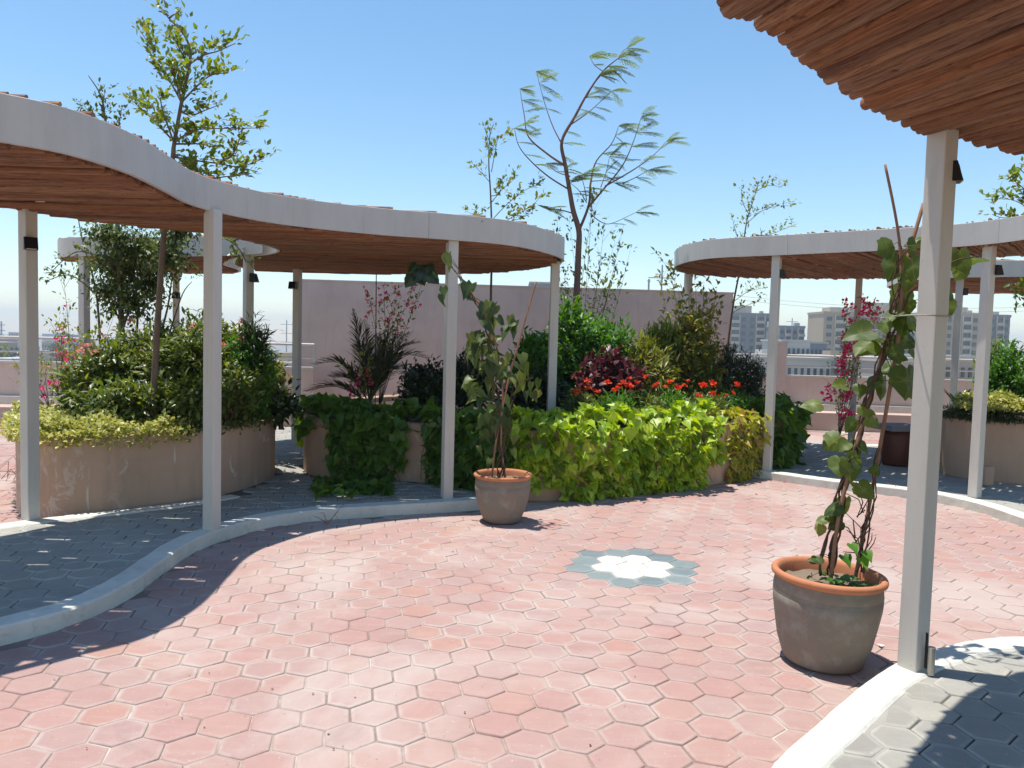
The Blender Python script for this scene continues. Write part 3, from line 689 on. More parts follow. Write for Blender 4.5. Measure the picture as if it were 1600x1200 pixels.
def branch_stub(mb, base, c, rad, k, r0=.012):
    base = Vector(base)
    for i in range(k):
        a = random.uniform(0, 6.28); e = Vector((c[0] + math.cos(a) * rad[0] * .6, c[1] + math.sin(a) * rad[1] * .6, c[2] + random.uniform(-.1, .55) * rad[2]))
        mid = base.lerp(e, .5) + Vector((random.uniform(-.04, .04), random.uniform(-.04, .04), .04)); mb.tube([base + Vector((random.uniform(-.03, .03), random.uniform(-.03, .03), 0)), mid, e], [r0, r0 * .7, r0 * .35], 5)
def shrub(label, c, rad, mat, n, per, T, size, name='shrub', cat='shrub', flowers=None, stems=6, group=None, zbase=.62, barkm='twig', **kw):
    c = Vector(c); root = thing(name, label, cat, (c.x, c.y, zbase), group)
    mb = MB(); branch_stub(mb, (c.x, c.y, zbase - .03), c, rad, stems); mb.build('stems', M[barkm], root)
    ls = Leafset(); ls.add(*shrub_leaves(c, rad, n, per, T, size, **kw)); ls.build('foliage', M[mat], root, 'stuff')
    if flowers:
        for fm, k, fs, zmin in flowers: flower_heads(root, c, rad, fm, k, fs, zmin)
    return root
def flower_heads(root, c, rad, fm, k, fs, zmin=.2, petals=14, flat=.55):
    d = rdir(k * 12); d = d[(d[:, 2] > zmin) & (d[:, 1] < .55)][:k]
    for q in d:
        p = Vector(c) + Vector(q * np.asarray(rad)) * random.uniform(.95, 1.12); flower(root, p, fm, fs, petals, flat)
def flower(root, p, fm, fs, petals=14, flat=.55):
    n = petals; pos = np.asarray(p)[None] + RNG.normal(0, fs * .30, (n, 3)) * np.array([1, 1, flat]); D = unit(rdir(n) + np.array([0, -.2, .35])); N = unit(rdir(n) * .7 + np.array([0, -.3, .8]))
    V, Fc = leaves(T_small(.38, .06), pos, D, N, fs * RNG.uniform(.45, .8, n)); obj_np('flower', V, Fc, M[fm], root)
OVAL = T_lance(.27, .08, .07)
LANCE, LANCEW, SMALL, SMALLW, HEART, NEEDLE = T_lance(), T_lance(.24, .10), T_small(.22), T_small(.34), T_heart(), T_lance(.075, .2, .02)

# ------------------------------------------------------------------ left planter planting
hg = 'leafy hedge shrubs in the left planter'
for i, (x, y, Y, rx, rz, lab, fl) in enumerate([
    (172, 590, 7.45, .38, .36, 'rounded green shrub at the left of the hedge with pale pink blooms', 5),
    (238, 562, 8.0, .46, .42, 'leafy green shrub behind the thin trunk in the left planter', 4),
    (290, 572, 7.5, .42, .38, 'dense green shrub just left of the second post', 3),
    (335, 552, 8.0, .44, .42, 'dark green shrub hidden partly behind the second post', 3),
    (205, 628, 7.0, .30, .20, 'low green shrub at the front rim of the left planter', 0),
    (305, 620, 7.1, .30, .22, 'low shrub at the front rim right of the thin trunk', 0),
    (132, 610, 7.6, .28, .26, 'light green shrub at the left end of the left planter', 2), (250, 628, 7.15, .38, .2, 'low spreading shrub at the foot of the thin trunk', 0), (355, 612, 7.35, .34, .28, 'low shrub at the rim right of the second post', 0), (170, 632, 7.1, .34, .2, 'low spreading shrub behind the yellow ground cover at left', 0)]):
    c = P(x, y, Y)
    shrub(lab, c, (rx, rx * .9, rz), 'hedge', 330 if rx > .37 else 190, 9, T_lance(.17, .14), .10, flowers=[('palepink', fl, .055, .25)] if fl else None, group=hg, spread=.07)
c = P(388, 560, 7.75); shrub('tall bright green fine-leaved shrub right of the second post', (c.x, c.y, 1.12), (.30, .30, .52), 'fresh', 420, 9, LANCE, .075, spread=.06, up=.9)
c = P(398, 505, 7.75); shrub('dark feathery shoot rising above the bright shrub near the small pergola post', (c.x, c.y, 1.50), (.17, .17, .30), 'deep', 60, 10, NEEDLE, .13, spread=.08, up=1.2)
c = P(425, 585, 8.2); shrub('sparse yellow-green shrub at the right end of the left planter', (c.x, c.y, 1.05), (.22, .25, .36), 'gold', 120, 7, LANCEW, .08)
c = P(440, 605, 8.1); shrub('small dark-leaved plant hanging by the right end of the left planter', (c.x, c.y, .85), (.20, .2, .22), 'deep', 60, 7, LANCEW, .10)
# variegated ground cover along the rim
def rimcover(label, poly, zt, a0, a1, n, mat, hang=.10, depth=.42, size=.042, T=SMALLW, height=.16):
    L = len(poly); i0, i1 = int(a0 * L), int(a1 * L); pts = [poly[i % L] for i in range(i0, i1)]; sgn = 1 if area2(poly) > 0 else -1; N = [normals2(poly, True)[i % L] * sgn for i in range(i0, i1)]
    k = RNG.integers(0, len(pts), n); f = RNG.uniform(-.07, depth, n); P0 = np.array([[p.x, p.y] for p in pts])[k]; N0 = np.array([[q.x, q.y] for q in N])[k]
    xy = P0 + N0 * f[:, None] + RNG.normal(0, .03, (n, 2)); lum = .5 + .5 * np.sin(xy[:, 0] * 11) * np.sin(xy[:, 1] * 9 + 1)
    z = np.where(f < .0, zt + .02 - RNG.uniform(0, 1, n) ** 2 * hang, zt - .04 + RNG.uniform(.2, 1, n) * height * (.45 + .75 * lum))
    D = unit(rdir(n) + np.concatenate([-N0 * .5, np.full((n, 1), .35)], 1)); Nn = unit(rdir(n) * .6 + np.array([0, -.1, 1.0]))
    V, Fc = leaves(T, np.concatenate([xy, z[:, None]], 1), D, Nn, size * RNG.uniform(.6, 1.3, n)); o = obj_np('ground_cover', V, Fc, M[mat]); return tag(o, label, 'ground cover', None, 'stuff')
rimcover('yellow variegated ground cover along the left planter rim', PL_LEFT, .72, -.22, .19, 11000, 'varieg', .12)
rimcover('darker green ground cover along the right rim of the left planter', PL_LEFT, .72, .17, .40, 3200, 'hedge', .09, .4, .05, LANCEW, .2)
rimcover('yellow variegated ground cover in the right planter', PL_RIGHT, .95, .08, .52, 8000, 'varieg', .02, .55, .055, SMALLW, .20)
rimcover('dark brown-green edging plants along the right planter rim', PL_RIGHT, .80, .0, .55, 5000, 'deep', .0, .12, .06, NEEDLE, .17)

# ------------------------------------------------------------------ trees traced along their branches
def poly3(pts, Y, jig=.0, seed=0):
    rr = random.Random(seed); out = []
    n = len(pts)
    for i, (x, y) in enumerate(pts): out.append(P(x, y, Y + jig * i / max(1, n - 1)))
    return crom(out, 5) if n > 2 else out
def tree_branches(root, specs, matk, Y):
    """specs: list of (pixel points, start radius, end radius, depth drift)"""
    mb = MB(); curves = []
    for i, (pts, r0, r1, jig) in enumerate(specs):
        c = poly3(pts, Y, 0); n = len(c)
        st = 0
        c = [p + Vector((0, 1, 0)) * 0 for p in c]
        if jig: c = [Vector((p.x * (1 + jig * k / n / max(.1, p.y)), p.y + jig * k / n, (p.z - CAM_H) * (1 + jig * k / n / p.y) + CAM_H)) for k, p in enumerate(c)]
        rad = [r0 + (r1 - r0) * k / (n - 1) for k in range(n)]
        if i == 0: MB().tube(c, rad, 8).build('trunk', M[matk], root, True)
        else: mb.tube(c, rad, 5)
        curves.append(c)
    if mb.v: mb.build('branches', M[matk], root, True)
    return curves
def dress(curves, step, per, size, T, frm=.25, side=.05, up=.3, subtwig=0.10, dens=1.0):
    pos, D, N, S = [], [], [], []
    for c in curves:
        pts = resample(c, step); n = len(pts)
        for i, p in enumerate(pts):
            if i < n * frm or random.random() > dens: continue
            t = pts[min(n - 1, i + 1)] - pts[max(0, i - 1)]; t.normalize()
            o = Vector((random.gauss(0, 1), random.gauss(0, 1), abs(random.gauss(0, 1)) + up)).normalized()
            L = subtwig * random.uniform(.3, 1.2)
            for k in range(per):
                q = p + o * L * (k + 1) / per + Vector([random.gauss(0, side * .25) for _ in range(3)])
                dd = (o * .6 + t * .5 + Vector([random.gauss(0, .6) for _ in range(3)])).normalized()
                pos.append(q); D.append(dd); N.append(Vector([random.gauss(0, .5), random.gauss(0, .5), 1]).normalized()); S.append(size * random.uniform(.6, 1.2))
    return leaves(T, np.array(pos), np.array(D), np.array(N), np.array(S))
def z7(pts): return [(100 + x * .25, y * .25) for x, y in pts]
Y1 = 6.92; b1 = P(240, 640, Y1)
t1 = thing('young_tree', 'slender young tree with tiered open crown rising over the left pergola', 'tree', (b1.x, b1.y, .62))
spec1 = [([(238, 668), (243, 560), (252, 420), (262, 300), (270, 245)] + z7([(690, 890), (735, 640), (785, 400), (785, 300), (740, 200), (660, 120), (620, 60)]), .030, .004, 0)]
for q, j in (([(690, 890), (560, 750), (480, 680), (410, 610)], .3), ([(735, 640), (640, 470), (550, 350), (525, 270), (475, 190)], .35), ([(735, 640), (825, 545), (920, 470), (1030, 455)], -.3),
          ([(785, 400), (870, 345), (960, 320), (1070, 270)], .3), ([(690, 890), (800, 820), (900, 805), (1205, 800)], -.4), ([(680, 980), (800, 1000), (950, 1020), (1100, 1040), (1250, 990)], .4),
          ([(950, 1020), (1040, 980), (1080, 920), (1100, 850)], -.2), ([(690, 960), (850, 1110), (1000, 1105), (1170, 1085)], -.4), ([(740, 640), (690, 480), (670, 440), (740, 400)], -.3), ([(690, 900), (620, 700), (600, 610)], -.3),
          ([(735, 700), (800, 720), (880, 690), (960, 660)], .3), ([(700, 900), (790, 900), (860, 900), (960, 930)], .5), ([(690, 1000), (760, 1060), (880, 1100)], .2), ([(660, 110), (690, 90), (720, 90)], .1), ([(780, 420), (720, 300), (690, 240)], .3)):
    spec1.append((z7(q), .010, .003, j))
cv = tree_branches(t1, spec1, 'bark', Y1)
ls = Leafset(); ls.add(*dress(cv[1:], .024, 6, .064, OVAL, .12, .05, .3, .15)); ls.add(*dress([cv[0][int(len(cv[0]) * .5):]], .04, 4, .07, OVAL, .1, .05, .2, .16)); ls.build('crown', M['tree'], t1, 'stuff')
# fig tree with dense dark crown
Y2 = 8.35; b2 = P(188, 620, Y2); t2 = thing('fig_tree', 'dark dense-leaved fig tree behind the hedge with crown under the left pergola', 'tree', (b2.x, b2.y, .62))
spec2 = [([(188, 640), (190, 520), (186, 420), (182, 300), (178, 230), (165, 190), (158, 150), (138, 118)], .035, .004, 0), ([(160, 630), (152, 470), (130, 380), (120, 330)], .016, .004, .2), ([(240, 560), (262, 480), (270, 420)], .016, .005, .2),
         ([(190, 520), (215, 450), (250, 400), (290, 380)], .014, .004, -.2), ([(186, 430), (150, 400), (115, 395), (75, 430)], .012, .003, -.2), ([(150, 460), (110, 430), (70, 440)], .010, .003, .1),
         ([(178, 235), (150, 190), (125, 165)], .006, .002, .2), ([(178, 250), (185, 200), (190, 170)], .006, .002, -.2), ([(172, 215), (162, 170), (165, 140)], .005, .002, .0), ([(200, 640), (215, 500), (205, 400)], .02, .006, .1), ([(265, 520), (285, 460), (300, 440)], .01, .003, .1)]
cv = tree_branches(t2, spec2, 'bark', Y2); ls = Leafset()
for x, y, rx, rz, n in ((190, 420, .50, .36, 300), (225, 385, .48, .25, 260), (265, 400, .36, .28, 200), (170, 365, .40, .2, 150), (205, 470, .38, .30, 190), (280, 360, .3, .16, 90), (235, 440, .35, .3, 150), (170, 455, .28, .3, 90)):
    c = P(x, y, Y2 + random.uniform(-.25, .25)); ls.add(*shrub_leaves(c, (rx, rx, rz), int(n * .95), 8, LANCEW, .058, spread=.08, up=-.1, droop=.5, low=-1, shell=.1))
ls.add(*dress(cv[4:6], .03, 4, .06, LANCEW, .3, .05, .1, .12)); ls.add(*dress(cv[6:9], .022, 6, .055, LANCEW, .25, .05, .2, .12)); ls.build('crown', M['fig'], t2, 'stuff')
# feathery tree
def z8(pts): return [(720 + x * .3417, 50 + y * .3417) for x, y in pts]
Y3 = 10.6; b3 = P(897, 640, Y3); t3 = thing('feathery_tree', 'tall open tree with feathery wind-blown leaves behind the middle planter', 'tree', (b3.x, b3.y, .62))
spec3 = [([(890, 655), (895, 540)] + z8([(530, 1190), (538, 1000), (540, 910), (515, 820), (500, 740), (478, 610), (462, 500), (520, 390), (580, 280), (650, 180), (720, 120)]), .055, .006, 0)]
for q, r0, j in (([(540, 910), (585, 790), (595, 680), (620, 590), (690, 510), (722, 430)], .022, .5), ([(585, 800), (660, 710), (740, 610), (790, 500), (825, 390)], .015, -.4), ([(660, 705), (740, 660), (820, 610), (890, 555), (940, 500)], .012, .3), ([(740, 692), (800, 665), (860, 630)], .008, -.3),
              ([(475, 610), (400, 560), (310, 480), (290, 380), (270, 260)], .018, .5), ([(487, 715), (400, 660), (320, 590), (265, 520), (245, 440)], .013, -.5), ([(500, 425), (560, 385), (610, 345), (690, 270)], .012, .5), ([(515, 830), (450, 812), (395, 808), (350, 790)], .010, .3), ([(592, 830), (640, 868), (690, 875), (800, 825)], .008, -.3),
              ([(455, 500), (420, 430), (385, 330), (345, 180)], .010, .4), ([(575, 780), (540, 725), (500, 690)], .008, .2), ([(575, 770), (565, 710), (550, 655)], .008, -.2), ([(600, 682), (660, 680), (700, 690)], .007, .3), ([(575, 300), (600, 250), (640, 200)], .01, .2), ([(650, 180), (610, 150), (590, 110)], .006, .2), ([(720, 125), (740, 90), (760, 75)], .005, -.2), ([(500, 660), (440, 640), (390, 600)], .008, .3), ([(640, 710), (665, 640), (680, 570)], .007, .2)):
    spec3.append((z8(q), r0, .003, j))
cv = tree_branches(t3, spec3, 'bark_red', Y3)
def feather_leaf(ls, p, d, L):
    """bipinnate leaf: a drooping rachis with thin pinnae, each a row of tiny leaflets"""
    p = Vector(p); d = Vector(d).normalized(); n = 7; side = d.cross(Vector((0, 0, 1))).normalized()
    for i in range(n):
        t = (i + .6) / n; q = p + d * L * t + Vector((0, 0, -L * .22 * t * t))
        for s_ in (-1, 1):
            pd = (d * .85 + side * s_ * .55 + Vector((0, 0, -.12))).normalized(); pl = L * .34 * math.sin(math.pi * (.25 + .65 * t)) * random.uniform(.8, 1.15)
            m = 5; pos = []; D = []; N = []; S = []
            for k in range(m):
                u = (k + .5) / m; c = q + pd * pl * u + Vector((0, 0, -.15 * pl * u * u))
                for s2 in (-1, 1):
                    pos.append(c); D.append(pd * .55 + pd.cross(Vector((0, 0, 1))) * s2); N.append(Vector((random.gauss(0, .2), random.gauss(0, .2), 1))); S.append(pl * .27)
            ls.add(*leaves(T_small(.34, .02), np.array(pos), np.array(D), np.array(N), np.array(S)))
ls = Leafset(); mbr = MB()
blow = Vector((1.0, -.1, .12))
for ci, c in enumerate(cv):
    pts = resample(c, .17); n = len(pts)
    for i, p in enumerate(pts):
        fr = i / (n - 1); lim = .60 if ci == 0 else .45
        if fr < lim: continue
        for k in range(random.choice((1, 2)) if fr < .93 else 4):
            d = (blow + Vector((random.uniform(-.6, .4), random.gauss(0, .55), random.gauss(.05, .28)))).normalized(); L = random.uniform(.20, .38)
            feather_leaf(ls, p, d, L); mbr.tube([p, p + d * L * .5 + Vector((0, 0, -L * .055)), p + d * L + Vector((0, 0, -L * .22))], [.003, .002, .001], 4)
tag(mbr.build('leaf_stalks', M['stem'], t3), kind='stuff'); ls.build('crown', M['feather'], t3, 'stuff')
# thin tree left of it
Y4 = 9.9; b4 = P(766, 640, Y4); t4 = thing('young_tree', 'thin young tree with sparse leaves between the two pots and tall wall', 'tree', (b4.x, b4.y, .62))
spec4 = [([(764, 655), (766, 540)] + z8([(138, 1190), (142, 1000), (140, 850), (135, 720), (128, 600), (132, 480), (150, 420)]), .020, .004, 0)]
for q, j in (([(140, 640), (155, 560), (175, 480), (230, 470)], .2), ([(135, 690), (100, 650), (60, 610)], .2), ([(140, 780), (190, 720), (260, 660)], -.3), ([(142, 860), (220, 780), (300, 720), (380, 690)], .3), ([(145, 900), (230, 850), (330, 790), (370, 740)], -.3), ([(135, 870), (70, 840), (25, 820)], .2), ([(200, 870), (280, 850), (330, 820)], .3), ([(132, 500), (115, 460), (110, 430)], .1), ([(135, 750), (170, 740), (200, 680)], .1)):
    spec4.append((z8(q), .006, .002, j))
cv = tree_branches(t4, spec4, 'bark', Y4); ls = Leafset(); ls.add(*dress(cv[1:], .035, 4, .07, OVAL, .2, .05, .25, .14, .95)); ls.add(*dress([cv[0][int(len(cv[0]) * .7):]], .04, 4, .065, OVAL, .2, .05, .2, .12)); ls.build('crown', M['tree'], t4, 'stuff')
# light tree behind right pergola
Y5 = 12.2; b5 = P(1135, 640, Y5); t5 = thing('young_tree', 'light wispy tree showing above the left end of the right pergola', 'tree', (b5.x, b5.y, .3))
spec5 = [([(1128, 640), (1135, 560), (1145, 480), (1158, 410), (1166, 350), (1178, 310), (1185, 285)], .022, .003, 0)] + [(q, .006, .002, j) for q, j in (
    ([(1166, 350), (1190, 330), (1215, 322), (1238, 322)], .3), ([(1158, 400), (1185, 375), (1215, 362), (1240, 352)], -.3), ([(1170, 335), (1160, 315), (1158, 295)], .2), ([(1180, 300), (1200, 290), (1222, 292)], .3), ([(1160, 385), (1150, 365), (1145, 345)], .2),
    ([(1148, 470), (1170, 455), (1195, 450)], .3), ([(1142, 490), (1165, 478), (1188, 470)], -.3), ([(1150, 440), (1165, 425), (1180, 430)], .1))]
cv = tree_branches(t5, spec5, 'bark', Y5); ls = Leafset(); ls.add(*dress(cv[1:], .035, 4, .065, LANCEW, .15, .05, .25, .16)); ls.add(*dress([cv[0][int(len(cv[0]) * .55):]], .04, 4, .065, LANCEW, .2, .05, .2, .12)); ls.build('crown', M['tree'], t5, 'stuff')
# tree at right edge
Y6 = 9.6; b6 = P(1640, 600, Y6); t6 = thing('young_tree', 'leafy tree at the right edge above the right pergola', 'tree', (b6.x, b6.y, .74))
spec6 = [([(1650, 660), (1645, 500), (1640, 400), (1630, 330), (1620, 290)], .03, .01, 0)] + [(q, .008, .003, j) for q, j in (
    ([(1640, 370), (1610, 330), (1580, 312), (1538, 312)], .2), ([(1630, 330), (1605, 300), (1588, 285), (1575, 278)], -.2), ([(1640, 380), (1600, 345), (1565, 340), (1550, 335)], .2), ([(1650, 520), (1615, 470), (1590, 455), (1588, 480)], -.2), ([(1620, 290), (1600, 270), (1590, 262)], .1))]
cv = tree_branches(t6, spec6, 'bark', Y6); ls = Leafset(); ls.add(*dress(cv[1:], .032, 5, .09, LANCEW, .25, .05, .15, .17)); ls.build('crown', M['tree'], t6, 'stuff')
# twiggy shrub behind the feathery tree trunk
def twiggy(label, x0, y0, Y, tips, mat, size, zb=.62, leafy=.6, cat='shrub', barkm='twig', per=3):
    b = P(x0, y0, Y); root = thing('twiggy_shrub', label, cat, (b.x, b.y, zb)); mb = MB(); cs = []
    for tx, ty in tips:
        e = P(tx, ty, Y + random.uniform(-.5, .5)); m = b.lerp(e, .5) + Vector((random.uniform(-.1, .1), random.uniform(-.1, .1), random.uniform(0, .12)))
        c = crom([b, m, e], 6); mb.tube(c, [.0055 * (1 - .75 * k / (len(c) - 1)) for k in range(len(c))], 4); cs.append(c)
        for k in range(3):
            q = c[random.randint(5, len(c) - 2)]; e2 = q + Vector((random.uniform(-.18, .18), random.uniform(-.18, .18), random.uniform(.1, .3))); mb.tube([q, e2], [.0022, .0012], 4); cs.append([q, e2])
    mb.build('stems', M[barkm], root); ls = Leafset(); ls.add(*dress(cs, .05, per, size, LANCEW, .35, .05, .2, .1, leafy)); ls.build('foliage', M[mat], root, 'stuff'); return root
twiggy('tall twiggy shrub with few leaves beside the feathery tree trunk', 905, 640, 11.2, [(870, 330), (890, 345), (925, 320), (945, 345), (960, 380), (930, 300), (965, 410), (985, 390), (880, 400), (955, 440), (940, 400), (975, 350)], 'fig', .075, leafy=.55)
twiggy('wispy shrub with bare shoots in front of the right end of the tall wall', 1075, 640, 10.9, [(1045, 410), (1030, 430), (1060, 450), (1100, 440), (1120, 450), (1085, 430), (1050, 470), (1130, 470)], 'gold', .09, leafy=.8)

# ------------------------------------------------------------------ middle planter planting
c = P(905, 540, 9.9); shrub('tall bright green shrub around the feathery tree trunk', (c.x, c.y, 1.36), (.56, .45, .74), 'fresh', 640, 10, LANCE, .12, spread=.08, up=.7)
c = P(945, 530, 10.0); shrub('bright green shrub right of the feathery tree trunk', (c.x, c.y, 1.32), (.46, .4, .60), 'fresh', 400, 10, LANCE, .12, spread=.08, up=.7)
c = P(838, 545, 9.6); shrub('tall deep green shrub behind the potted vine by the right pergola post', (c.x, c.y, 1.25), (.36, .36, .52), 'fresh', 380, 9, LANCEW, .10, spread=.07)
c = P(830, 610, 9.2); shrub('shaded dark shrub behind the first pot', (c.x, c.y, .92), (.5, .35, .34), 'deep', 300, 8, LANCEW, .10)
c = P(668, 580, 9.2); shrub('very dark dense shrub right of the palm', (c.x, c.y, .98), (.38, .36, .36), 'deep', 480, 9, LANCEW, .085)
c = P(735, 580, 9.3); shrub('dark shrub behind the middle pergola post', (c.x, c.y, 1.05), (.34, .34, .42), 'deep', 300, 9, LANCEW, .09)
c = P(955, 560, 9.25); shrub('burgundy-leaved shrub in the middle of the planter', (c.x, c.y, 1.08), (.44, .36, .42), 'burgundy', 330, 8, T_lance(.26, .12), .11, up=.3)
c = P(1010, 545, 9.9); shrub('yellow-green willowy shrub right of the burgundy shrub', (c.x, c.y, 1.15), (.42, .4, .52), 'gold', 300, 9, NEEDLE, .17, up=.8)
c = P(1035, 520, 10.4); shrub('light green narrow-leaved shrub in front of the tall wall', (c.x, c.y, 1.42), (.44, .4, .52), 'tree', 300, 9, NEEDLE, .17, up=.8)
c = P(1085, 530, 10.3); shrub('golden speckled shrub at the right part of the planter', (c.x, c.y, 1.38), (.42, .38, .82), 'gold', 520, 8, LANCEW, .085, up=.6)
c = P(1105, 560, 10.2); shrub('olive leafy shrub next to the dark conifers', (c.x, c.y, 1.05), (.25, .25, .42), 'hedge', 170, 8, NEEDLE, .14, up=.8)
cg = 'dark conifer shrubs at the right end of the middle planter'
for i, (x, rz, lab) in enumerate(((1140, .56, 'dark conifer shrub left one of the pair by the white right post'), (1172, .50, 'dark conifer shrub right one of the pair by the white right post'))):
    c = P(x, 570, 10.4 + .2 * i); shrub(lab, (c.x, c.y, .62 + rz * .9), (.24, .24, rz), 'deep', 420, 9, NEEDLE, .09, spread=.07, up=1.3, group=cg, name='conifer_shrub')
fg = 'orange-red flowering plants behind the lime vine'
for i, (x, y, Y, k, lab) in enumerate(((912, 612, 8.75, 4, 'leftmost low plant with orange-red flowers behind the lime vine'), (965, 618, 8.75, 6, 'low plant with a broad orange-red flower head below the burgundy shrub'), (1010, 605, 9.0, 5, 'taller plant with orange-red flowers right of the burgundy shrub'),
                              (1052, 612, 9.15, 5, 'plant with two bright orange-red flowers at the middle of the row'), (1105, 618, 9.4, 5, 'plant with small orange-red flowers before the conifers'), (1150, 618, 9.7, 4, 'rightmost plant with a few red flowers beside the conifers'))):
    c = P(x, y, Y); r = shrub(lab, (c.x, c.y, .80), (.27, .25, .24), 'fresh' if i % 2 else 'hedge', 260, 9, NEEDLE, .11, flowers=None, group=fg, name='flowering_plant', cat='flower plant')
    for q in range(k): flower(r, P(x + random.uniform(-26, 26), y - random.uniform(2, 24) + 4, Y - .22), 'orange', random.uniform(.035, .06), 20, .55)
# palm
Yp = 8.75; bp = P(577, 640, Yp); palm = thing('date_palm', 'small date palm with arching dark fronds under the left pergola', 'palm', (bp.x, bp.y, .62))
MB().lathe([(.05, 0), (.065, .06), (.06, .16), (.045, .24), (.0, .26)], (bp.x, bp.y, .60), 12).build('trunk', M['bark'], palm)
cr = Vector((bp.x, bp.y, .84))
def frond(root, tipx, tipy, dy, sag, L=46, wid=.25):
    tip = P(tipx, tipy, Yp + dy); mid = cr.lerp(tip, .5) + Vector((0, 0, sag)); c = resample(crom([cr, mid, tip], 14), .02); n = len(c); mb = MB(); mb.tube(c, [.009 * (1 - .85 * k / n) for k in range(n)], 5)
    pos, D, N, S = [], [], [], []
    for k in range(L * 2):
        t = .14 + .86 * (k / (L * 2)); i = min(n - 2, int(t * n)); tg = (c[i + 1] - c[i - 1]).normalized(); sd = tg.cross(Vector((random.gauss(0, .15), random.gauss(0, .15), 1))).normalized(); s_ = 1 if k % 2 else -1
        pos.append(c[i]); D.append(tg * .75 + sd * s_ * .8 + Vector((0, 0, .28))); N.append(Vector((0, 0, 1)) + sd * .4); S.append(wid * math.sin(math.pi * (.2 + .72 * t)) * random.uniform(.85, 1.1))
    fr = mb.build('frond', M['stem'], root); V, Fc = leaves(T_lance(.045, .10, .015), np.array(pos), np.array(D), np.array(N), np.array(S)); lf = obj_np('leaflets', V, Fc, M['palm'], fr); lf['kind'] = 'stuff'
for a in ((551, 485, .0, .10), (566, 500, .3, .08), (612, 512, .1, .12), (655, 535, -.2, .22), (668, 560, -.3, .26), (490, 570, -.2, .22), (478, 612, -.3, .12), (520, 590, -.4, .12), (590, 520, .5, .12), (640, 520, .5, .2), (560, 540, -.4, .2), (625, 585, -.45, .2)): frond(palm, *a)
# bougainvillea plants (stem, thin leaves, pink bracts)
def bougain(label, x0, y0, Y, tips, nfl, fs=.05, zb=.62, mat='pink', leafy=.45, low=.45):
    root = twiggy(label, x0, y0, Y, tips, 'tree', .055, zb, leafy + .3, 'flower shrub', 'twig', 3); root.name = 'bougainvillea'
    for i in range(nfl):
        tx, ty = random.choice(tips); t = random.uniform(low, 1.03); p = P(x0 + (tx - x0) * t + random.uniform(-8, 8), y0 + (ty - y0) * t + random.uniform(-6, 6), Y + random.uniform(-.25, .1)); flower(root, p, mat, fs * random.uniform(.7, 1.2), 9, .9)
    return root
bougain('pink bougainvillea with arching sprays in front of the tall pink wall', 592, 640, 9.4, [(575, 455), (600, 450), (622, 452), (645, 450), (612, 480), (625, 490), (660, 442)], 55, .042, low=.80)
bougain('small pink bougainvillea at the base of the palm', 560, 640, 8.55, [(552, 590), (560, 575), (545, 600), (585, 570), (568, 580)], 12, .045)
bougain('pink bougainvillea on a thin stake at the left end of the left planter', 105, 640, 8.7, [(100, 440), (95, 520), (88, 505), (110, 520), (100, 500), (105, 560), (120, 540)], 26, .045, low=.6)
bougain('low pink bougainvillea at the far left rim of the left planter', 78, 640, 7.9, [(35, 590), (45, 600), (70, 585), (85, 595), (62, 610), (28, 575)], 12, .045, low=.6)
bougain('pink bougainvillea on a stake in front of the right parapet', 1310, 690, 11.6, [(1325, 480), (1350, 465), (1365, 475), (1340, 500), (1318, 540), (1322, 560), (1330, 520), (1370, 480), (1315, 610), (1330, 600), (1300, 600), (1325, 640)], 80, .095, .1, low=.7)
bougain('pink flowered twigs among the fig stems in the left planter', 150, 640, 7.9, [(130, 530), (140, 545), (165, 525), (120, 560), (180, 535), (300, 520)], 10, .045, low=.85, mat='palepink')
